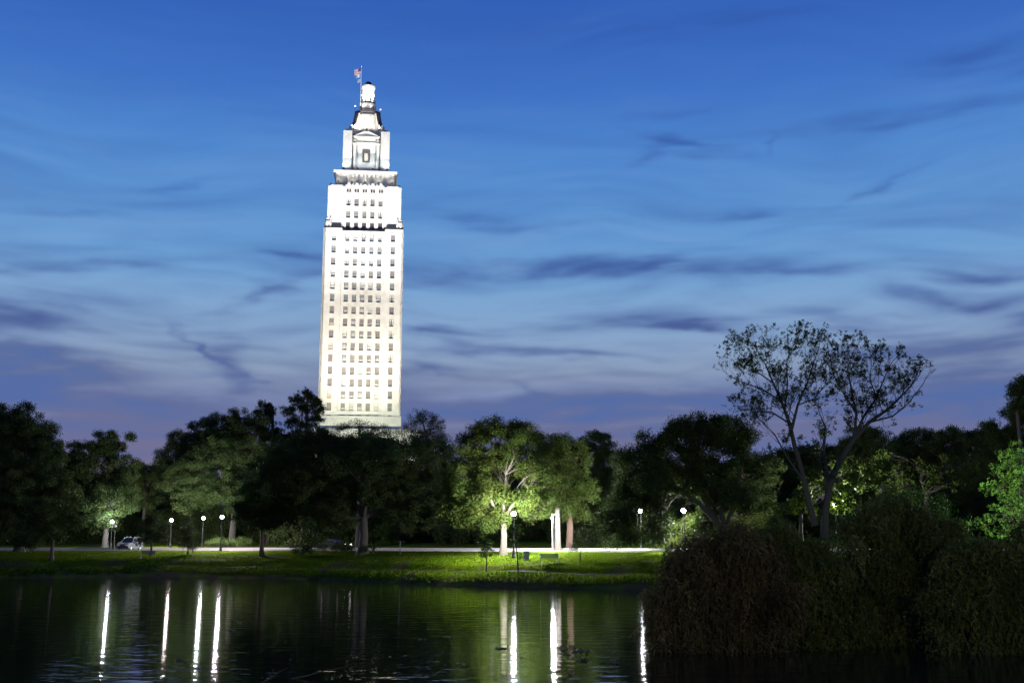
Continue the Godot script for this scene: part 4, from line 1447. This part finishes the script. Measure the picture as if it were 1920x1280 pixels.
	tree("broadleaf_tree", "dark even-topped tree along the right skyline", back, 172, 1750, [[1710, 828, 46, 20], [1770, 825, 50, 22], [1740, 860, 80, 30], [1830, 830, 46, 26], [1760, 910, 110, 45]], {"leaf": "leaf_evergreen", "trunk_r": 0.4})
	tree("broadleaf_tree", "dark tall tree at the right end of the skyline", back, 160, 1895, [[1870, 812, 42, 26], [1915, 795, 45, 32], [1890, 850, 65, 36], [1860, 890, 60, 40], [1930, 900, 60, 60]], {"leaf": "leaf_evergreen", "trunk_r": 0.45})
	tree("airy_tree", "feathery treetop cut by the right edge above the skyline", back, 150, 1930, [[1912, 735, 20, 16], [1935, 720, 30, 18], [1905, 762, 16, 14], [1935, 760, 30, 26]], {"leaf": "leaf_evergreen", "sprig": "fine", "size": 1.5, "trunk_r": 0.3, "fork": 0.2, "clump": 0.6, "dens": 0.8, "twiggy": true})
	tree("large_leaved_tree", "vivid green lamplit tree at the right edge above the willows", park, 74, 1945, [[1890, 868, 24, 24], [1868, 915, 26, 24], [1905, 905, 30, 30], [1880, 955, 40, 28], [1925, 870, 30, 44], [1850, 985, 30, 18], [1915, 965, 34, 34], [1862, 880, 14, 12], [1895, 1000, 40, 20]], {"leaf": "leaf_fresh", "sprig": "large", "size": 0.5, "trunk_r": 0.14, "clump": 0.42, "dens": 0.8, "vary": 0.5, "fork": 0.1})
	# shrubs and young trees on the lawn
	tree("lawn_tree", "small dark tree on a short trunk at the left lake bank", park, 141, 97, [[98, 1000, 36, 26], [60, 985, 34, 26], [120, 975, 30, 26], [85, 960, 36, 26], [40, 1015, 24, 18]], {"leaf": "leaf_evergreen", "trunk_r": 0.22, "fork": 0.3})
	tree("lawn_tree", "low-branched small tree on the lawn beside the dark bench", park, 145, 283, [[283, 998, 26, 14], [300, 1010, 26, 9], [268, 1013, 20, 9], [288, 975, 18, 14], [310, 990, 18, 10], [275, 985, 16, 10]], {"leaf": "leaf_evergreen", "sprig": "fine", "trunk_r": 0.15, "fork": 0.1, "clump": 0.5, "dens": 0.9})
	tree("lawn_conifer", "small cone-shaped staked tree on the lawn below the brightest left lamp", park, 146, 352, [[352, 1022, 19, 7], [350, 1010, 17, 8], [353, 998, 14, 8], [352, 986, 10, 8], [352, 975, 6, 7], [360, 1028, 14, 4]], {"leaf": "leaf_evergreen", "sprig": "fine", "size": 0.9, "trunk_r": 0.08, "fork": 0.6, "clump": 0.42, "dens": 1.0})
	tree("lawn_tree", "round dark tree with a straight brown trunk on the middle lawn", park, 143, 490, [[490, 945, 40, 34], [462, 965, 26, 24], [518, 968, 26, 24], [490, 985, 36, 16], [505, 925, 26, 22]], {"leaf": "leaf_evergreen", "bark": "bark_red", "trunk_r": 0.26, "fork": 0.2})
	tree("lawn_shrub", "upright young shrub on the lit lawn left of the lamp post", "young plants on the lit lawn", 110, 912, [[910, 1030, 14, 9], [906, 1015, 12, 10], [916, 1018, 10, 8], [910, 1042, 14, 5]], {"leaf": "leaf_evergreen", "sprig": "large", "size": 0.45, "trunk_r": 0.05, "clump": 0.25, "dens": 1.3, "twiggy": true, "category": "shrub"})
	tree("lawn_sapling", "leaning sapling on the lit lawn at the foot of the lamp post", "young plants on the lit lawn", 109, 971, [[963, 1015, 12, 14], [968, 995, 14, 12], [975, 1045, 9, 5], [958, 990, 10, 10]], {"leaf": "leaf_evergreen", "sprig": "large", "size": 0.4, "trunk_r": 0.06, "fork": 0.5, "clump": 0.25, "dens": 0.8, "lean": -0.2, "twiggy": true, "category": "sapling"})
	tree("lawn_sapling", "forked sapling on the lit lawn right of the park bench", "young plants on the lit lawn", 109, 1088, [[1078, 1030, 12, 10], [1102, 1022, 20, 10], [1095, 1005, 26, 14], [1115, 1008, 14, 12]], {"leaf": "leaf_evergreen", "sprig": "fine", "size": 0.7, "trunk_r": 0.06, "fork": 0.05, "clump": 0.35, "dens": 0.6, "twiggy": true, "category": "sapling"})
	tree("bed_shrub", "low dark clipped shrub in the bed below the broad oak, left one", "shrubs in the beds under the broad oak", 141, 568, [[560, 1046, 18, 6], [580, 1044, 16, 6], [570, 1040, 14, 6]], {"leaf": "leaf_evergreen", "sprig": "fine", "size": 0.8, "trunk_r": 0.05, "clump": 0.35, "dens": 1.5, "category": "shrub"})
	tree("bed_shrub", "spiky dark shrub at the foot of the broad oak trunk", "shrubs in the beds under the broad oak", 137, 700, [[700, 1034, 18, 8], [650, 1036, 20, 7], [665, 1042, 26, 5]], {"leaf": "leaf_evergreen", "sprig": "large", "size": 0.5, "trunk_r": 0.05, "clump": 0.35, "dens": 1.2, "category": "shrub"})
	tree("bed_shrub", "rounded shrub before the road at the left of the broad oak", "shrubs in the beds under the broad oak", 146, 622, [[605, 1030, 14, 9], [628, 1033, 20, 7], [645, 1030, 14, 7]], {"leaf": "leaf_evergreen", "sprig": "fine", "size": 0.8, "trunk_r": 0.05, "clump": 0.4, "dens": 1.3, "category": "shrub"})
	tree("lamp_shrub", "tall leafy shrub lit by the round lamp behind the willows", park, 124, 1300, [[1265, 1000, 24, 22], [1300, 985, 30, 22], [1335, 975, 36, 20], [1385, 960, 40, 20], [1290, 1015, 40, 16], [1420, 965, 26, 20], [1255, 1025, 20, 14]], {"leaf": "leaf_oak", "sprig": "fine", "trunk_r": 0.1, "clump": 0.5, "dens": 0.8, "category": "shrub", "twiggy": true})
	tree("green_shrub", "tall soft green shrub rising behind the weeping shrubs", park, 60, 1705, [[1705, 945, 56, 26], [1650, 965, 44, 28], [1755, 965, 40, 28], [1700, 985, 80, 34], [1790, 1000, 40, 28], [1610, 990, 36, 28]], {"leaf": "leaf_fresh", "sprig": "fine", "size": 0.75, "trunk_r": 0.08, "clump": 0.45, "dens": 0.8, "vary": 0.4, "category": "shrub"})
	# tall ornamental grass mounds by the road
	for q in [[410, 1018, 168.0, "left"], [448, 1020, 172.0, "right"]]:
		rng.seed = hash(q[3])
		var b := on_ground(q[0], q[2])
		var o := thing("pampas_grass", "mound of tall arching grass by the road behind the pink lamp, %s one" % q[3], "ornamental grass", b, 0.0, "grass mounds by the road")
		var xf := []
		var cols := []
		for k in 260:
			var a := rnd(0, TAU)
			var r := sqrt(rng.randf()) * 1.9
			var hgt := rnd(0.9, 1.35) * (1.25 - r * 0.25)
			xf.append(Transform3D(Basis(Vector3.UP, rnd(0, TAU)).scaled(Vector3(1.1, hgt, 1.1)), Vector3(cos(a) * r, -0.05, sin(a) * r * 0.7)))
			var g := rnd(0.7, 1.3)
			cols.append(Color(g, g, g))
		tag(scatter("blades", sprig("reed"), mats["leaf_willow"], xf, cols, o), "", "", "", "stuff")
	# willows growing out of the spit on the right
	var wg := "weeping shrubs growing out of the near water"
	willow("dark weeping shrub at the left tip of the near spit", 42.0, 1350, [[1300, 1065, 46, 42], [1262, 1125, 34, 42], [1350, 1030, 50, 36], [1320, 1110, 64, 50], [1400, 1060, 52, 46], [1345, 1160, 76, 44], [1425, 1125, 60, 60], [1255, 1180, 26, 26], [1300, 1195, 50, 20], [1400, 1195, 60, 20]], "leaf_russet", wg)
	willow("dark middle weeping shrub between the two taller ones", 43.5, 1515, [[1480, 1075, 56, 50], [1545, 1065, 56, 50], [1500, 1140, 80, 60], [1580, 1150, 60, 50], [1510, 1200, 70, 20], [1590, 1200, 60, 20], [1460, 1030, 34, 30]], "leaf_willow", wg, 0.9)
	willow("tall green-topped weeping shrub right of the middle", 45.0, 1690, [[1690, 975, 62, 44], [1640, 1010, 52, 48], [1745, 1015, 50, 46], [1690, 1060, 90, 60], [1620, 1080, 50, 50], [1690, 1135, 90, 60], [1760, 1100, 50, 50], [1660, 1200, 60, 20], [1740, 1195, 60, 22]], "leaf_willow", wg)
	willow("broad weeping shrub leaning over the water at the right edge", 41.0, 1860, [[1835, 1060, 56, 44], [1895, 1035, 56, 44], [1810, 1115, 50, 44], [1870, 1120, 70, 60], [1930, 1110, 60, 70], [1820, 1175, 60, 36], [1900, 1190, 70, 34]], "leaf_willow", wg)

# ------------------------------------------------------------------ lamps, vehicles, furniture
func omni(parent: Node, at: Vector3, energy: float, col: Color, size := 0.16) -> void:
	var l := OmniLight3D.new()
	l.name = "lamp_light"
	parent.add_child(l, true)
	l.position = at
	l.light_energy = energy
	l.light_color = col.linear_to_srgb()
	l.light_size = size
	l.omni_range = 120
	l.omni_attenuation = 2.0
	l.shadow_enabled = true

func lamp(label: String, px: float, py: float, d: float, energy: float, col: Color, key: String, lit := true) -> void:
	var b := on_ground(px, d)
	var head := world(px, py, d).y - b.y
	var o := thing("street_lamp", label, "street lamp", b, 0.0, "globe lamps along the park road")
	var mb := MB.new()
	mb.lathe([Vector2(0.0, -0.1), Vector2(0.24, -0.1), Vector2(0.24, 0.12), Vector2(0.17, 0.3), Vector2(0.13, 0.75), Vector2(0.09, 0.85)], 10)
	part("base", mb, mats["lamp_iron"], o)
	mb = MB.new()
	mb.lathe([Vector2(0.085, 0.8), Vector2(0.06, head - 0.42), Vector2(0.11, head - 0.38), Vector2(0.06, head - 0.32), Vector2(0.13, head - 0.24), Vector2(0.13, head - 0.2)], 10)
	part("pole", mb, mats["lamp_iron"], o)
	mb = MB.new()
	mb.lathe([Vector2(0.12, head - 0.22), Vector2(0.215, head - 0.12), Vector2(0.245, head + 0.02), Vector2(0.2, head + 0.14), Vector2(0.08, head + 0.22), Vector2(0.0, head + 0.24)], 14)
	part("globe", mb, glow(key, col, 40.0) if lit else mat("unlit_globe", Color(0.5, 0.5, 0.5), 0.3), o)
	mb = MB.new()
	mb.lathe([Vector2(0.06, head + 0.235), Vector2(0.05, head + 0.28), Vector2(0.015, head + 0.3), Vector2(0.0, head + 0.38)], 8)
	part("finial", mb, mats["lamp_iron"], o)
	if lit:
		omni(o, Vector3(0, head, 0), energy, col)

func mast(label: String, px: float, py: float, d: float, energy: float, col: Color, turn: float) -> void:
	# steel mast with two box heads
	var b := on_ground(px, d)
	var head := world(px, py, d).y - b.y
	var o := thing("lamp_mast", label, "street lamp", b, turn)
	var mb := MB.new()
	mb.lathe([Vector2(0, -0.1), Vector2(0.16, -0.1), Vector2(0.16, 0.1), Vector2(0.085, 0.14), Vector2(0.06, head - 0.2), Vector2(0, head - 0.15)], 10)
	part("pole", mb, mats["galvanised"], o)
	for s in [[0.12, 0.05, 0.24], [-0.1, -0.28, 0.16]]:
		var p := Vector3(s[0], head + s[1], 0.1)
		mb = MB.new()
		mb.cbox(Vector3.ZERO, Vector3(s[2] * 2.0, 0.14, s[2] * 1.5), 0.03)
		var h := part("lamp_head", mb, mats["galvanised"], o, p + Vector3(0, 0.13, 0))
		mb = MB.new()
		mb.cbox(Vector3.ZERO, Vector3(s[2] * 1.7, 0.1, s[2] * 1.2), 0.03)
		part("lens", mb, glow("mast_glow", col, 10.0), h, Vector3(0, -0.1, 0))
		omni(o, p + Vector3(0, -0.05, 0.0), energy * (1.0 if s[2] > 0.2 else 0.4), col, 0.06)

func car(label: String, at: Vector3, turn: float, paint: Material, suv: bool, lights_on: bool) -> Node3D:
	# length along x, front towards +x
	var o := thing("car", label, "car", at, turn)
	var L := 2.35
	var roof := 1.82 if suv else 1.45
	var belt := 1.12 if suv else 0.95
	var lowb := 0.32
	var mb := MB.new()
	var side := [Vector2(-L, lowb + 0.1), Vector2(-L + 0.1, lowb), Vector2(L - 0.1, lowb), Vector2(L, lowb + 0.14), Vector2(L, 0.72), Vector2(L - 0.15, 0.88 if not suv else 1.02), Vector2(0.95, belt), Vector2(-L + 0.1, belt), Vector2(-L, belt - 0.12)]
	mb.prism(side, -0.88, 0.88)
	part("body", mb, paint, o)
	var x0 := -L + 0.15 if suv else -1.55
	var gl := MB.new()
	var cab := func(b: MB, inset: float, lo: float, hi: float) -> void:
		var k0 := (lo - belt) / (roof - belt)
		var k1 := (hi - belt) / (roof - belt)
		var p := []
		for k in [k0, k1]:
			var fx: float = lerpf(1.0, 0.25, k) - inset
			var bx: float = lerpf(x0, x0 + (0.25 if suv else 0.75), k) + inset
			var w: float = lerpf(0.86, 0.66, k) - inset
			var y: float = lerpf(belt, roof, k)
			p.append_array([Vector3(bx, y, -w), Vector3(fx, y, -w), Vector3(fx, y, w), Vector3(bx, y, w)])
		var mid := Vector3(-0.3, (lo + hi) / 2, 0)
		b.flatq(p[4], p[5], p[6], p[7], mid)
		for k in 4:
			var j := (k + 1) % 4
			b.flatq(p[k], p[j], p[j + 4], p[k + 4], mid)
	cab.call(gl, 0.0, belt, roof - 0.09)
	part("windows", gl, mats["car_glass"], o)
	var rf := MB.new()
	cab.call(rf, -0.015, roof - 0.1, roof)
	for s in [-1, 1]:
		rf.tube([Vector3(1.0, belt, s * 0.85), Vector3(0.28, roof - 0.05, s * 0.67)], [0.045, 0.04], 5)
		rf.tube([Vector3(-0.35, belt, s * 0.87), Vector3(-0.4, roof - 0.05, s * 0.67)], [0.05, 0.045], 5)
		rf.tube([Vector3(x0, belt, s * 0.85), Vector3(x0 + (0.25 if suv else 0.75), roof - 0.05, s * 0.67)], [0.06, 0.05], 5)
	part("roof", rf, paint, o)
	for s in [-1, 1]:
		var hl := MB.new()
		hl.cbox(Vector3(L - 0.02, 0.75, s * 0.62), Vector3(0.12, 0.18, 0.36), 0.03)
		part("headlight", hl, mats["headlight_on"] if lights_on else mats["headlight_off"], o)
		var tl := MB.new()
		tl.cbox(Vector3(-L + 0.02, belt - 0.25, s * 0.72), Vector3(0.1, 0.26, 0.2), 0.03)
		part("taillight", tl, mats["taillight"], o)
		var mr := MB.new()
		mr.cbox(Vector3(0.75, belt + 0.08, s * 0.98), Vector3(0.14, 0.16, 0.2), 0.03)
		part("mirror", mr, paint, o)
		for x in [-1.4, 1.42]:
			var w := Node3D.new()
			w.name = "wheel"
			o.add_child(w, true)
			w.position = Vector3(x, 0.35, s * 0.8)
			w.rotation.x = PI / 2
			var ty := MB.new()
			ty.lathe([Vector2(0.2, -0.11), Vector2(0.33, -0.11), Vector2(0.35, -0.07), Vector2(0.35, 0.07), Vector2(0.33, 0.11), Vector2(0.2, 0.11)], 16)
			part("tyre", ty, mats["rubber"], w)
			var rm := MB.new()
			rm.lathe([Vector2(0, -0.1), Vector2(0.21, -0.1), Vector2(0.21, 0.1), Vector2(0, 0.1)], 12)
			part("rim", rm, mats["galvanised"], w)
		if lights_on:
			var l := SpotLight3D.new()
			l.name = "headlight_beam"
			o.add_child(l, true)
			l.position = Vector3(L + 0.08, 0.75, s * 0.62)
			l.basis = Basis.looking_at(Vector3(1, -0.035, 0), Vector3.UP)
			l.light_energy = 420.0
			l.spot_angle = 24
			l.spot_angle_attenuation = 0.8
			l.light_color = srgb(1.0, 0.92, 0.86)
			l.light_size = 0.08
			l.spot_range = 100
			l.shadow_enabled = true
	var gr := MB.new()
	gr.cbox(Vector3(L, 0.68, 0), Vector3(0.08, 0.2, 0.8), 0.02)
	for k in 4:
		gr.box(Vector3(L + 0.045, 0.61 + k * 0.045, 0), Vector3(0.02, 0.015, 0.76))
	part("grille", gr, mats["dark_metal"], o)
	var bp := MB.new()
	bp.cbox(Vector3(L - 0.02, 0.46, 0), Vector3(0.16, 0.22, 1.72), 0.05)
	part("front_bumper", bp, mats["dark_metal"] if suv else paint, o)
	bp = MB.new()
	bp.cbox(Vector3(-L + 0.02, 0.46, 0), Vector3(0.16, 0.22, 1.72), 0.05)
	part("rear_bumper", bp, mats["dark_metal"] if suv else paint, o)
	if suv:
		for s in [-1, 1]:
			var rk := MB.new()
			rk.tube([Vector3(-1.6, roof + 0.02, s * 0.6), Vector3(-1.5, roof + 0.08, s * 0.6), Vector3(0.0, roof + 0.08, s * 0.6), Vector3(0.1, roof + 0.01, s * 0.6)], [0.02, 0.02, 0.02, 0.02], 5)
			part("roof_rail", rk, mats["galvanised"], o)
	return o

func bench(label: String, px: float, d: float, turn: float, m: Material) -> void:
	var o := thing("park_bench", label, "bench", on_ground(px, d), turn, "benches on the lawn")
	for k in 4:
		var mb := MB.new()
		mb.cbox(Vector3(0, 0.44, -0.18 + k * 0.12), Vector3(1.8, 0.04, 0.1), 0.01)
		part("seat_slat", mb, m, o)
	for k in 4:
		var mb := MB.new()
		mb.cbox(Vector3(0, 0.55 + k * 0.105, -0.27 - k * 0.025), Vector3(1.8, 0.09, 0.035), 0.01)
		part("backrest_slat", mb, m, o)
	for s in [-1, 1]:
		var mb := MB.new()
		mb.tube([Vector3(s * 0.86, -0.08, 0.2), Vector3(s * 0.86, 0.42, 0.2), Vector3(s * 0.86, 0.64, 0.22), Vector3(s * 0.86, 0.66, -0.26)], [0.03, 0.03, 0.03, 0.03], 6)
		mb.tube([Vector3(s * 0.86, -0.08, -0.24), Vector3(s * 0.86, 0.42, -0.24), Vector3(s * 0.86, 0.93, -0.37)], [0.03, 0.03, 0.025], 6)
		mb.tube([Vector3(s * 0.86, 0.4, -0.25), Vector3(s * 0.86, 0.4, 0.2)], [0.025, 0.025], 6)
		part("leg", mb, mats["galvanised"], o)

func build_things() -> void:
	mat("lamp_iron", Color(0.018, 0.02, 0.019), 0.5, 0.3)
	mat("galvanised", Color(0.42, 0.42, 0.42), 0.5, 0.5)
	mat("rubber", Color(0.015, 0.015, 0.015), 0.9)
	mat("car_glass", Color(0.012, 0.014, 0.016), 0.05)
	mat("headlight_off", Color(0.5, 0.5, 0.5), 0.15)
	glow("headlight_on", Color(1.0, 0.95, 0.9), 8.0)
	mat("taillight", Color(0.3, 0.01, 0.01), 0.3)
	mats["taillight"].emission_enabled = true
	mats["taillight"].emission = Color(1, 0.05, 0.03)
	mats["taillight"].emission_energy_multiplier = 0.3
	var white := Color(0.95, 0.98, 1.0)
	lamp("small blue-white lamp on a dark post near the parked off-road car", 206, 978, 168, 130, Color(0.85, 0.9, 1.0), "glow_bluish")
	lamp("unlit lamp post standing right beside the small blue-white lamp", 212, 986, 158, 0, white, "", false)
	lamp("warm pinkish lamp shining through branches, left of the brightest one", 318, 975, 176, 110, Color(1.0, 0.86, 0.8), "glow_warm")
	lamp("faint far lamp between the warm lamp and the brightest left lamp", 339, 977, 236, 60, Color(0.95, 0.95, 1.0), "glow_far")
	lamp("brightest greenish-white lamp of the left group", 378, 971, 166, 330, Color(0.9, 1.0, 0.92), "glow_green")
	lamp("pinkish-white globe lamp on a tall black post, right end of the left group", 413, 969, 154, 300, Color(1.0, 0.85, 0.95), "glow_pink")
	lamp("bright white lamp in front of the lamplit live oak", 963, 963, 116, 420, Color(1.0, 0.99, 0.92), "glow_white")
	mast("steel lamp mast with two box heads right of the bright white lamp", 1036, 966, 124, 260, Color(0.93, 0.92, 1.0), 0.3)
	lamp("faint lamp behind the leaves of the wide dark oak", 1203, 958, 128, 260, Color(0.95, 0.95, 1.0), "glow_far_right")
	lamp("large white globe lamp at the right end of the lawn behind the willows", 1284, 957, 118.0, 360, Color(1.0, 0.97, 1.0), "glow_right")
	lamp("lamp half hidden in the bright leaves below the sparse tree", 1571, 946, 109, 190, Color(1.0, 1.0, 0.95), "glow_leaves")
	lamp("lamp post just outside the right edge lighting the vivid green tree", 1975, 925, 66, 230, Color(0.85, 1.0, 0.72), "glow_edge")
	var nb := Vector3(9.0, ground_y(9.0, 9.0), 9.0)  # unseen lamp, added to brighten the front of the willows
	var near := thing("street_lamp", "unseen amber lamp added behind the viewer to light the willows", "street lamp", nb)
	var nm := MB.new()
	nm.lathe([Vector2(0.0, -0.1), Vector2(0.2, -0.1), Vector2(0.2, 0.2), Vector2(0.08, 0.3), Vector2(0.06, 5.3), Vector2(0.12, 5.4)], 10)
	part("pole", nm, mats["lamp_iron"], near)
	nm = MB.new()
	nm.ball(Vector3(0, 5.6, 0), Vector3(0.21, 0.22, 0.21), 8, 12)
	part("globe", nm, glow("glow_amber", Color(1.0, 0.84, 0.62), 14.0), near)
	omni(near, Vector3(0, 5.6, 0), 600.0, Color(1.0, 0.84, 0.62))
	# vehicles
	var x := (243.0 - 960.0) / 2115.0 * 161.0
	car("dark silver off-road car parked facing the lake at the left", Vector3(x, ground_y(x, -161.0), -161.0), -PI / 2 - 0.12, mat("grey_paint", Color(0.12, 0.125, 0.14), 0.3, 0.3), true, false)
	for q in [[628.0, "dark saloon with headlights on behind the shrubs left of the broad oak", 0.0]]:
		var xx: float = (q[0] - 960.0) / 2115.0 * 125.0
		for i in 3:
			xx = (q[0] - 960.0) / 2115.0 * (shore(xx) + 27.5)
		var dd := shore(xx) + 27.5
		var slope := (shore(xx + 2.0) - shore(xx - 2.0)) / 4.0
		car(q[1], Vector3(xx, ground_y(xx, -dd) + 0.075, -dd), q[2] + atan(slope), mat("black_paint", Color(0.02, 0.02, 0.022), 0.25), false, true)
	# furniture
	bench("green slatted park bench with steel frame on the lit lawn", 1030, 108.6, 0.05, mat("bench_green", Color(0.05, 0.11, 0.07), 0.5))
	bench("dark park bench near the path below the small lawn tree", 278, 142.0, 0.35, mat("bench_dark", Color(0.03, 0.03, 0.03), 0.6))
	var u := thing("utility_cabinet", "grey utility cabinet on the lawn between the lamp post and the bench", "cabinet", on_ground(987, 113.0))
	var mb := MB.new()
	mb.box(Vector3(0, 0.02, 0), Vector3(0.62, 0.2, 0.5))
	part("plinth", mb, mats["kerb_concrete"], u)
	mb = MB.new()
	mb.cbox(Vector3(0, 0.47, 0), Vector3(0.55, 0.7, 0.42), 0.02)
	part("body", mb, mat("cabinet_grey", Color(0.16, 0.18, 0.2), 0.5), u)
	mb = MB.new()
	mb.cbox(Vector3(0, 0.46, 0.215), Vector3(0.47, 0.58, 0.02), 0.006)
	part("door", mb, mats["cabinet_grey"], u)
	mb = MB.new()
	mb.cbox(Vector3(0, 0.845, 0), Vector3(0.6, 0.05, 0.47), 0.015)
	part("lid", mb, mats["cabinet_grey"], u)
	var s := thing("marker_post", "short dark post with a crossbar on the lawn before the road", "post", on_ground(750, 131.0))
	mb = MB.new()
	mb.lathe([Vector2(0, -0.1), Vector2(0.16, -0.1), Vector2(0.16, 0.1), Vector2(0.05, 0.16), Vector2(0.045, 1.55), Vector2(0, 1.6)], 8)
	part("post", mb, mats["lamp_iron"], s)
	mb = MB.new()
	mb.cbox(Vector3(0, 1.5, 0), Vector3(0.9, 0.06, 0.06), 0.01)
	part("crossbar", mb, mats["lamp_iron"], s)
	for q in [[343.0, "left"], [361.0, "right"]]:
		var st := part(numbered("tree_stake"), MB.new() if false else stake(), mats["bark"], self, on_ground(q[0], 145.0))
		tag(st, "thin wooden stake %s of the cone-shaped young tree" % q[1], "stake", "stakes of the young tree")
	# things on the water
	rng.seed = 99
	var bits := [[936, 1210], [944, 1210], [1040, 1207], [1048, 1208], [1055, 1213], [1080, 1214], [1088, 1213], [1102, 1215], [1073, 1207], [1086, 1231], [1096, 1231], [1065, 1221], [790, 1194], [840, 1190], [1067, 1256], [440, 1178], [350, 1231], [380, 1244], [455, 1164], [180, 1200], [870, 1240], [1150, 1235]]
	for q in bits:
		var bd: float = 2115.0 * EYE / (q[1] - 1022.0)
		var wide := rnd(0.1, 0.2) if q[0] != 1080 else 0.3
		var o := thing("floating_debris", "small dark clump of leaf litter floating on the lake", "debris", Vector3((q[0] - 960.0) / 2115.0 * bd, 0.0, -bd), rnd(0, TAU), "leaf litter floating on the lake")
		var lm := MB.new()
		for k in 7:
			var a := rnd(0, TAU)
			leaf(lm, Vector3(cos(a), 0, sin(a)) * rnd(0.0, wide) + Vector3(0, rnd(0.005, 0.05), 0), Vector3(cos(a * 3.0), rnd(-0.1, 0.4), sin(a * 3.0)).normalized(), (Vector3.UP + rdir() * 0.5).normalized(), rnd(0.1, 0.2), rnd(0.05, 0.09))
		lm.ball(Vector3(0, 0.0, 0), Vector3(wide * 0.8, 0.04, wide * 0.5), 4, 7)
		part("litter", lm, mat("wet_litter", Color(0.03, 0.022, 0.015), 0.6), o)
	var n := 0
	for q in [[980, 1222, 1.3, "bent twig sticking up from the water near the bright lamp reflection"], [1083, 1216, 0.9, "floating stick right of the bright lamp reflection"], [240, 1166, 0.8, "floating stick in the left lamp reflections"], [600, 1262, 1.9, "long bare branch rising from the water at the bottom left"], [522, 1272, 1.0, "upright twig at the bottom edge of the water"], [1260, 1205, 1.0, "floating stick below the left tip of the weeping shrubs"]]:
		var d: float = 2115.0 * EYE / (q[1] - 1022.0)
		var p := Vector3((q[0] - 960.0) / 2115.0 * d, 0.0, -d)
		var o := thing("twig", q[3], "twig", p, rnd(-0.4, 0.4), "twigs in the water")
		var tb := MB.new()
		var len_: float = q[2] * 0.45
		var rise := 0.35 if n in [0, 3] else (1.0 if n == 4 else 0.03)
		tb.tube([Vector3(-len_, -0.03, 0), Vector3(-len_ * 0.3, rise * 0.25 * len_, 0.05), Vector3(len_ * 0.3, rise * 0.7 * len_, -0.03), Vector3(len_, rise * len_, 0.02)], [0.022, 0.018, 0.013, 0.005], 5)
		part("stem", tb, mats["bark_dark"], o)
		tb = MB.new()
		tb.tube([Vector3(-len_ * 0.2, rise * 0.3 * len_, 0.03), Vector3(len_ * 0.15, rise * 0.5 * len_ + 0.12, 0.15)], [0.012, 0.004], 4)
		part("side_shoot", tb, mats["bark_dark"], o)
		n += 1

func stake() -> MB:
	var mb := MB.new()
	mb.tube([Vector3(0, -0.2, 0), Vector3(0, 1.7, 0)], [0.04, 0.035], 6)
	return mb

# ------------------------------------------------------------------ scene
func _ready() -> void:
	var cam := Camera3D.new()
	cam.name = "camera"
	cam.fov = rad_to_deg(2.0 * atan(640.0 / F))
	cam.near = 0.2
	cam.far = 9000
	cam.position = Vector3(0, EYE, 0)
	cam.rotation_degrees = Vector3(PITCH, 0, 0)
	add_child(cam)
	cam.current = true
	var env := Environment.new()
	env.background_mode = Environment.BG_SKY
	env.tonemap_mode = Environment.TONE_MAPPER_LINEAR
	env.tonemap_exposure = 1.0
	env.sdfgi_enabled = true
	env.ssao_enabled = true
	env.ssil_enabled = true
	var sky := Sky.new()
	var pan := PanoramaSkyMaterial.new()
	pan.panorama = build_sky()
	sky.sky_material = pan
	env.sky = sky
	var we := WorldEnvironment.new()
	we.name = "environment"
	we.environment = env
	add_child(we)
	# last glow of the sun that has set behind the viewer's left
	var sun := DirectionalLight3D.new()
	sun.name = "afterglow"
	sun.light_energy = 0.01
	sun.light_angular_distance = 20.0
	sun.light_color = srgb(0.8, 0.75, 1.0)
	sun.rotation_degrees = Vector3(-4, -100, 0)
	sun.shadow_enabled = true
	add_child(sun)
	rng.seed = 12345
	terrain_noise.seed = 3
	terrain_noise.frequency = 0.06
	terrain_noise.fractal_octaves = 4
	var t0 := Time.get_ticks_msec()
	build_ground()
	build_water()
	build_roads()
	build_grass()
	print("ground ", Time.get_ticks_msec() - t0)
	rng.seed = 777
	build_tower()
	build_flags()
	build_floods()
	print("tower ", Time.get_ticks_msec() - t0)
	build_plants()
	print("sprigs ", total, " plants ", Time.get_ticks_msec() - t0)
	build_things()
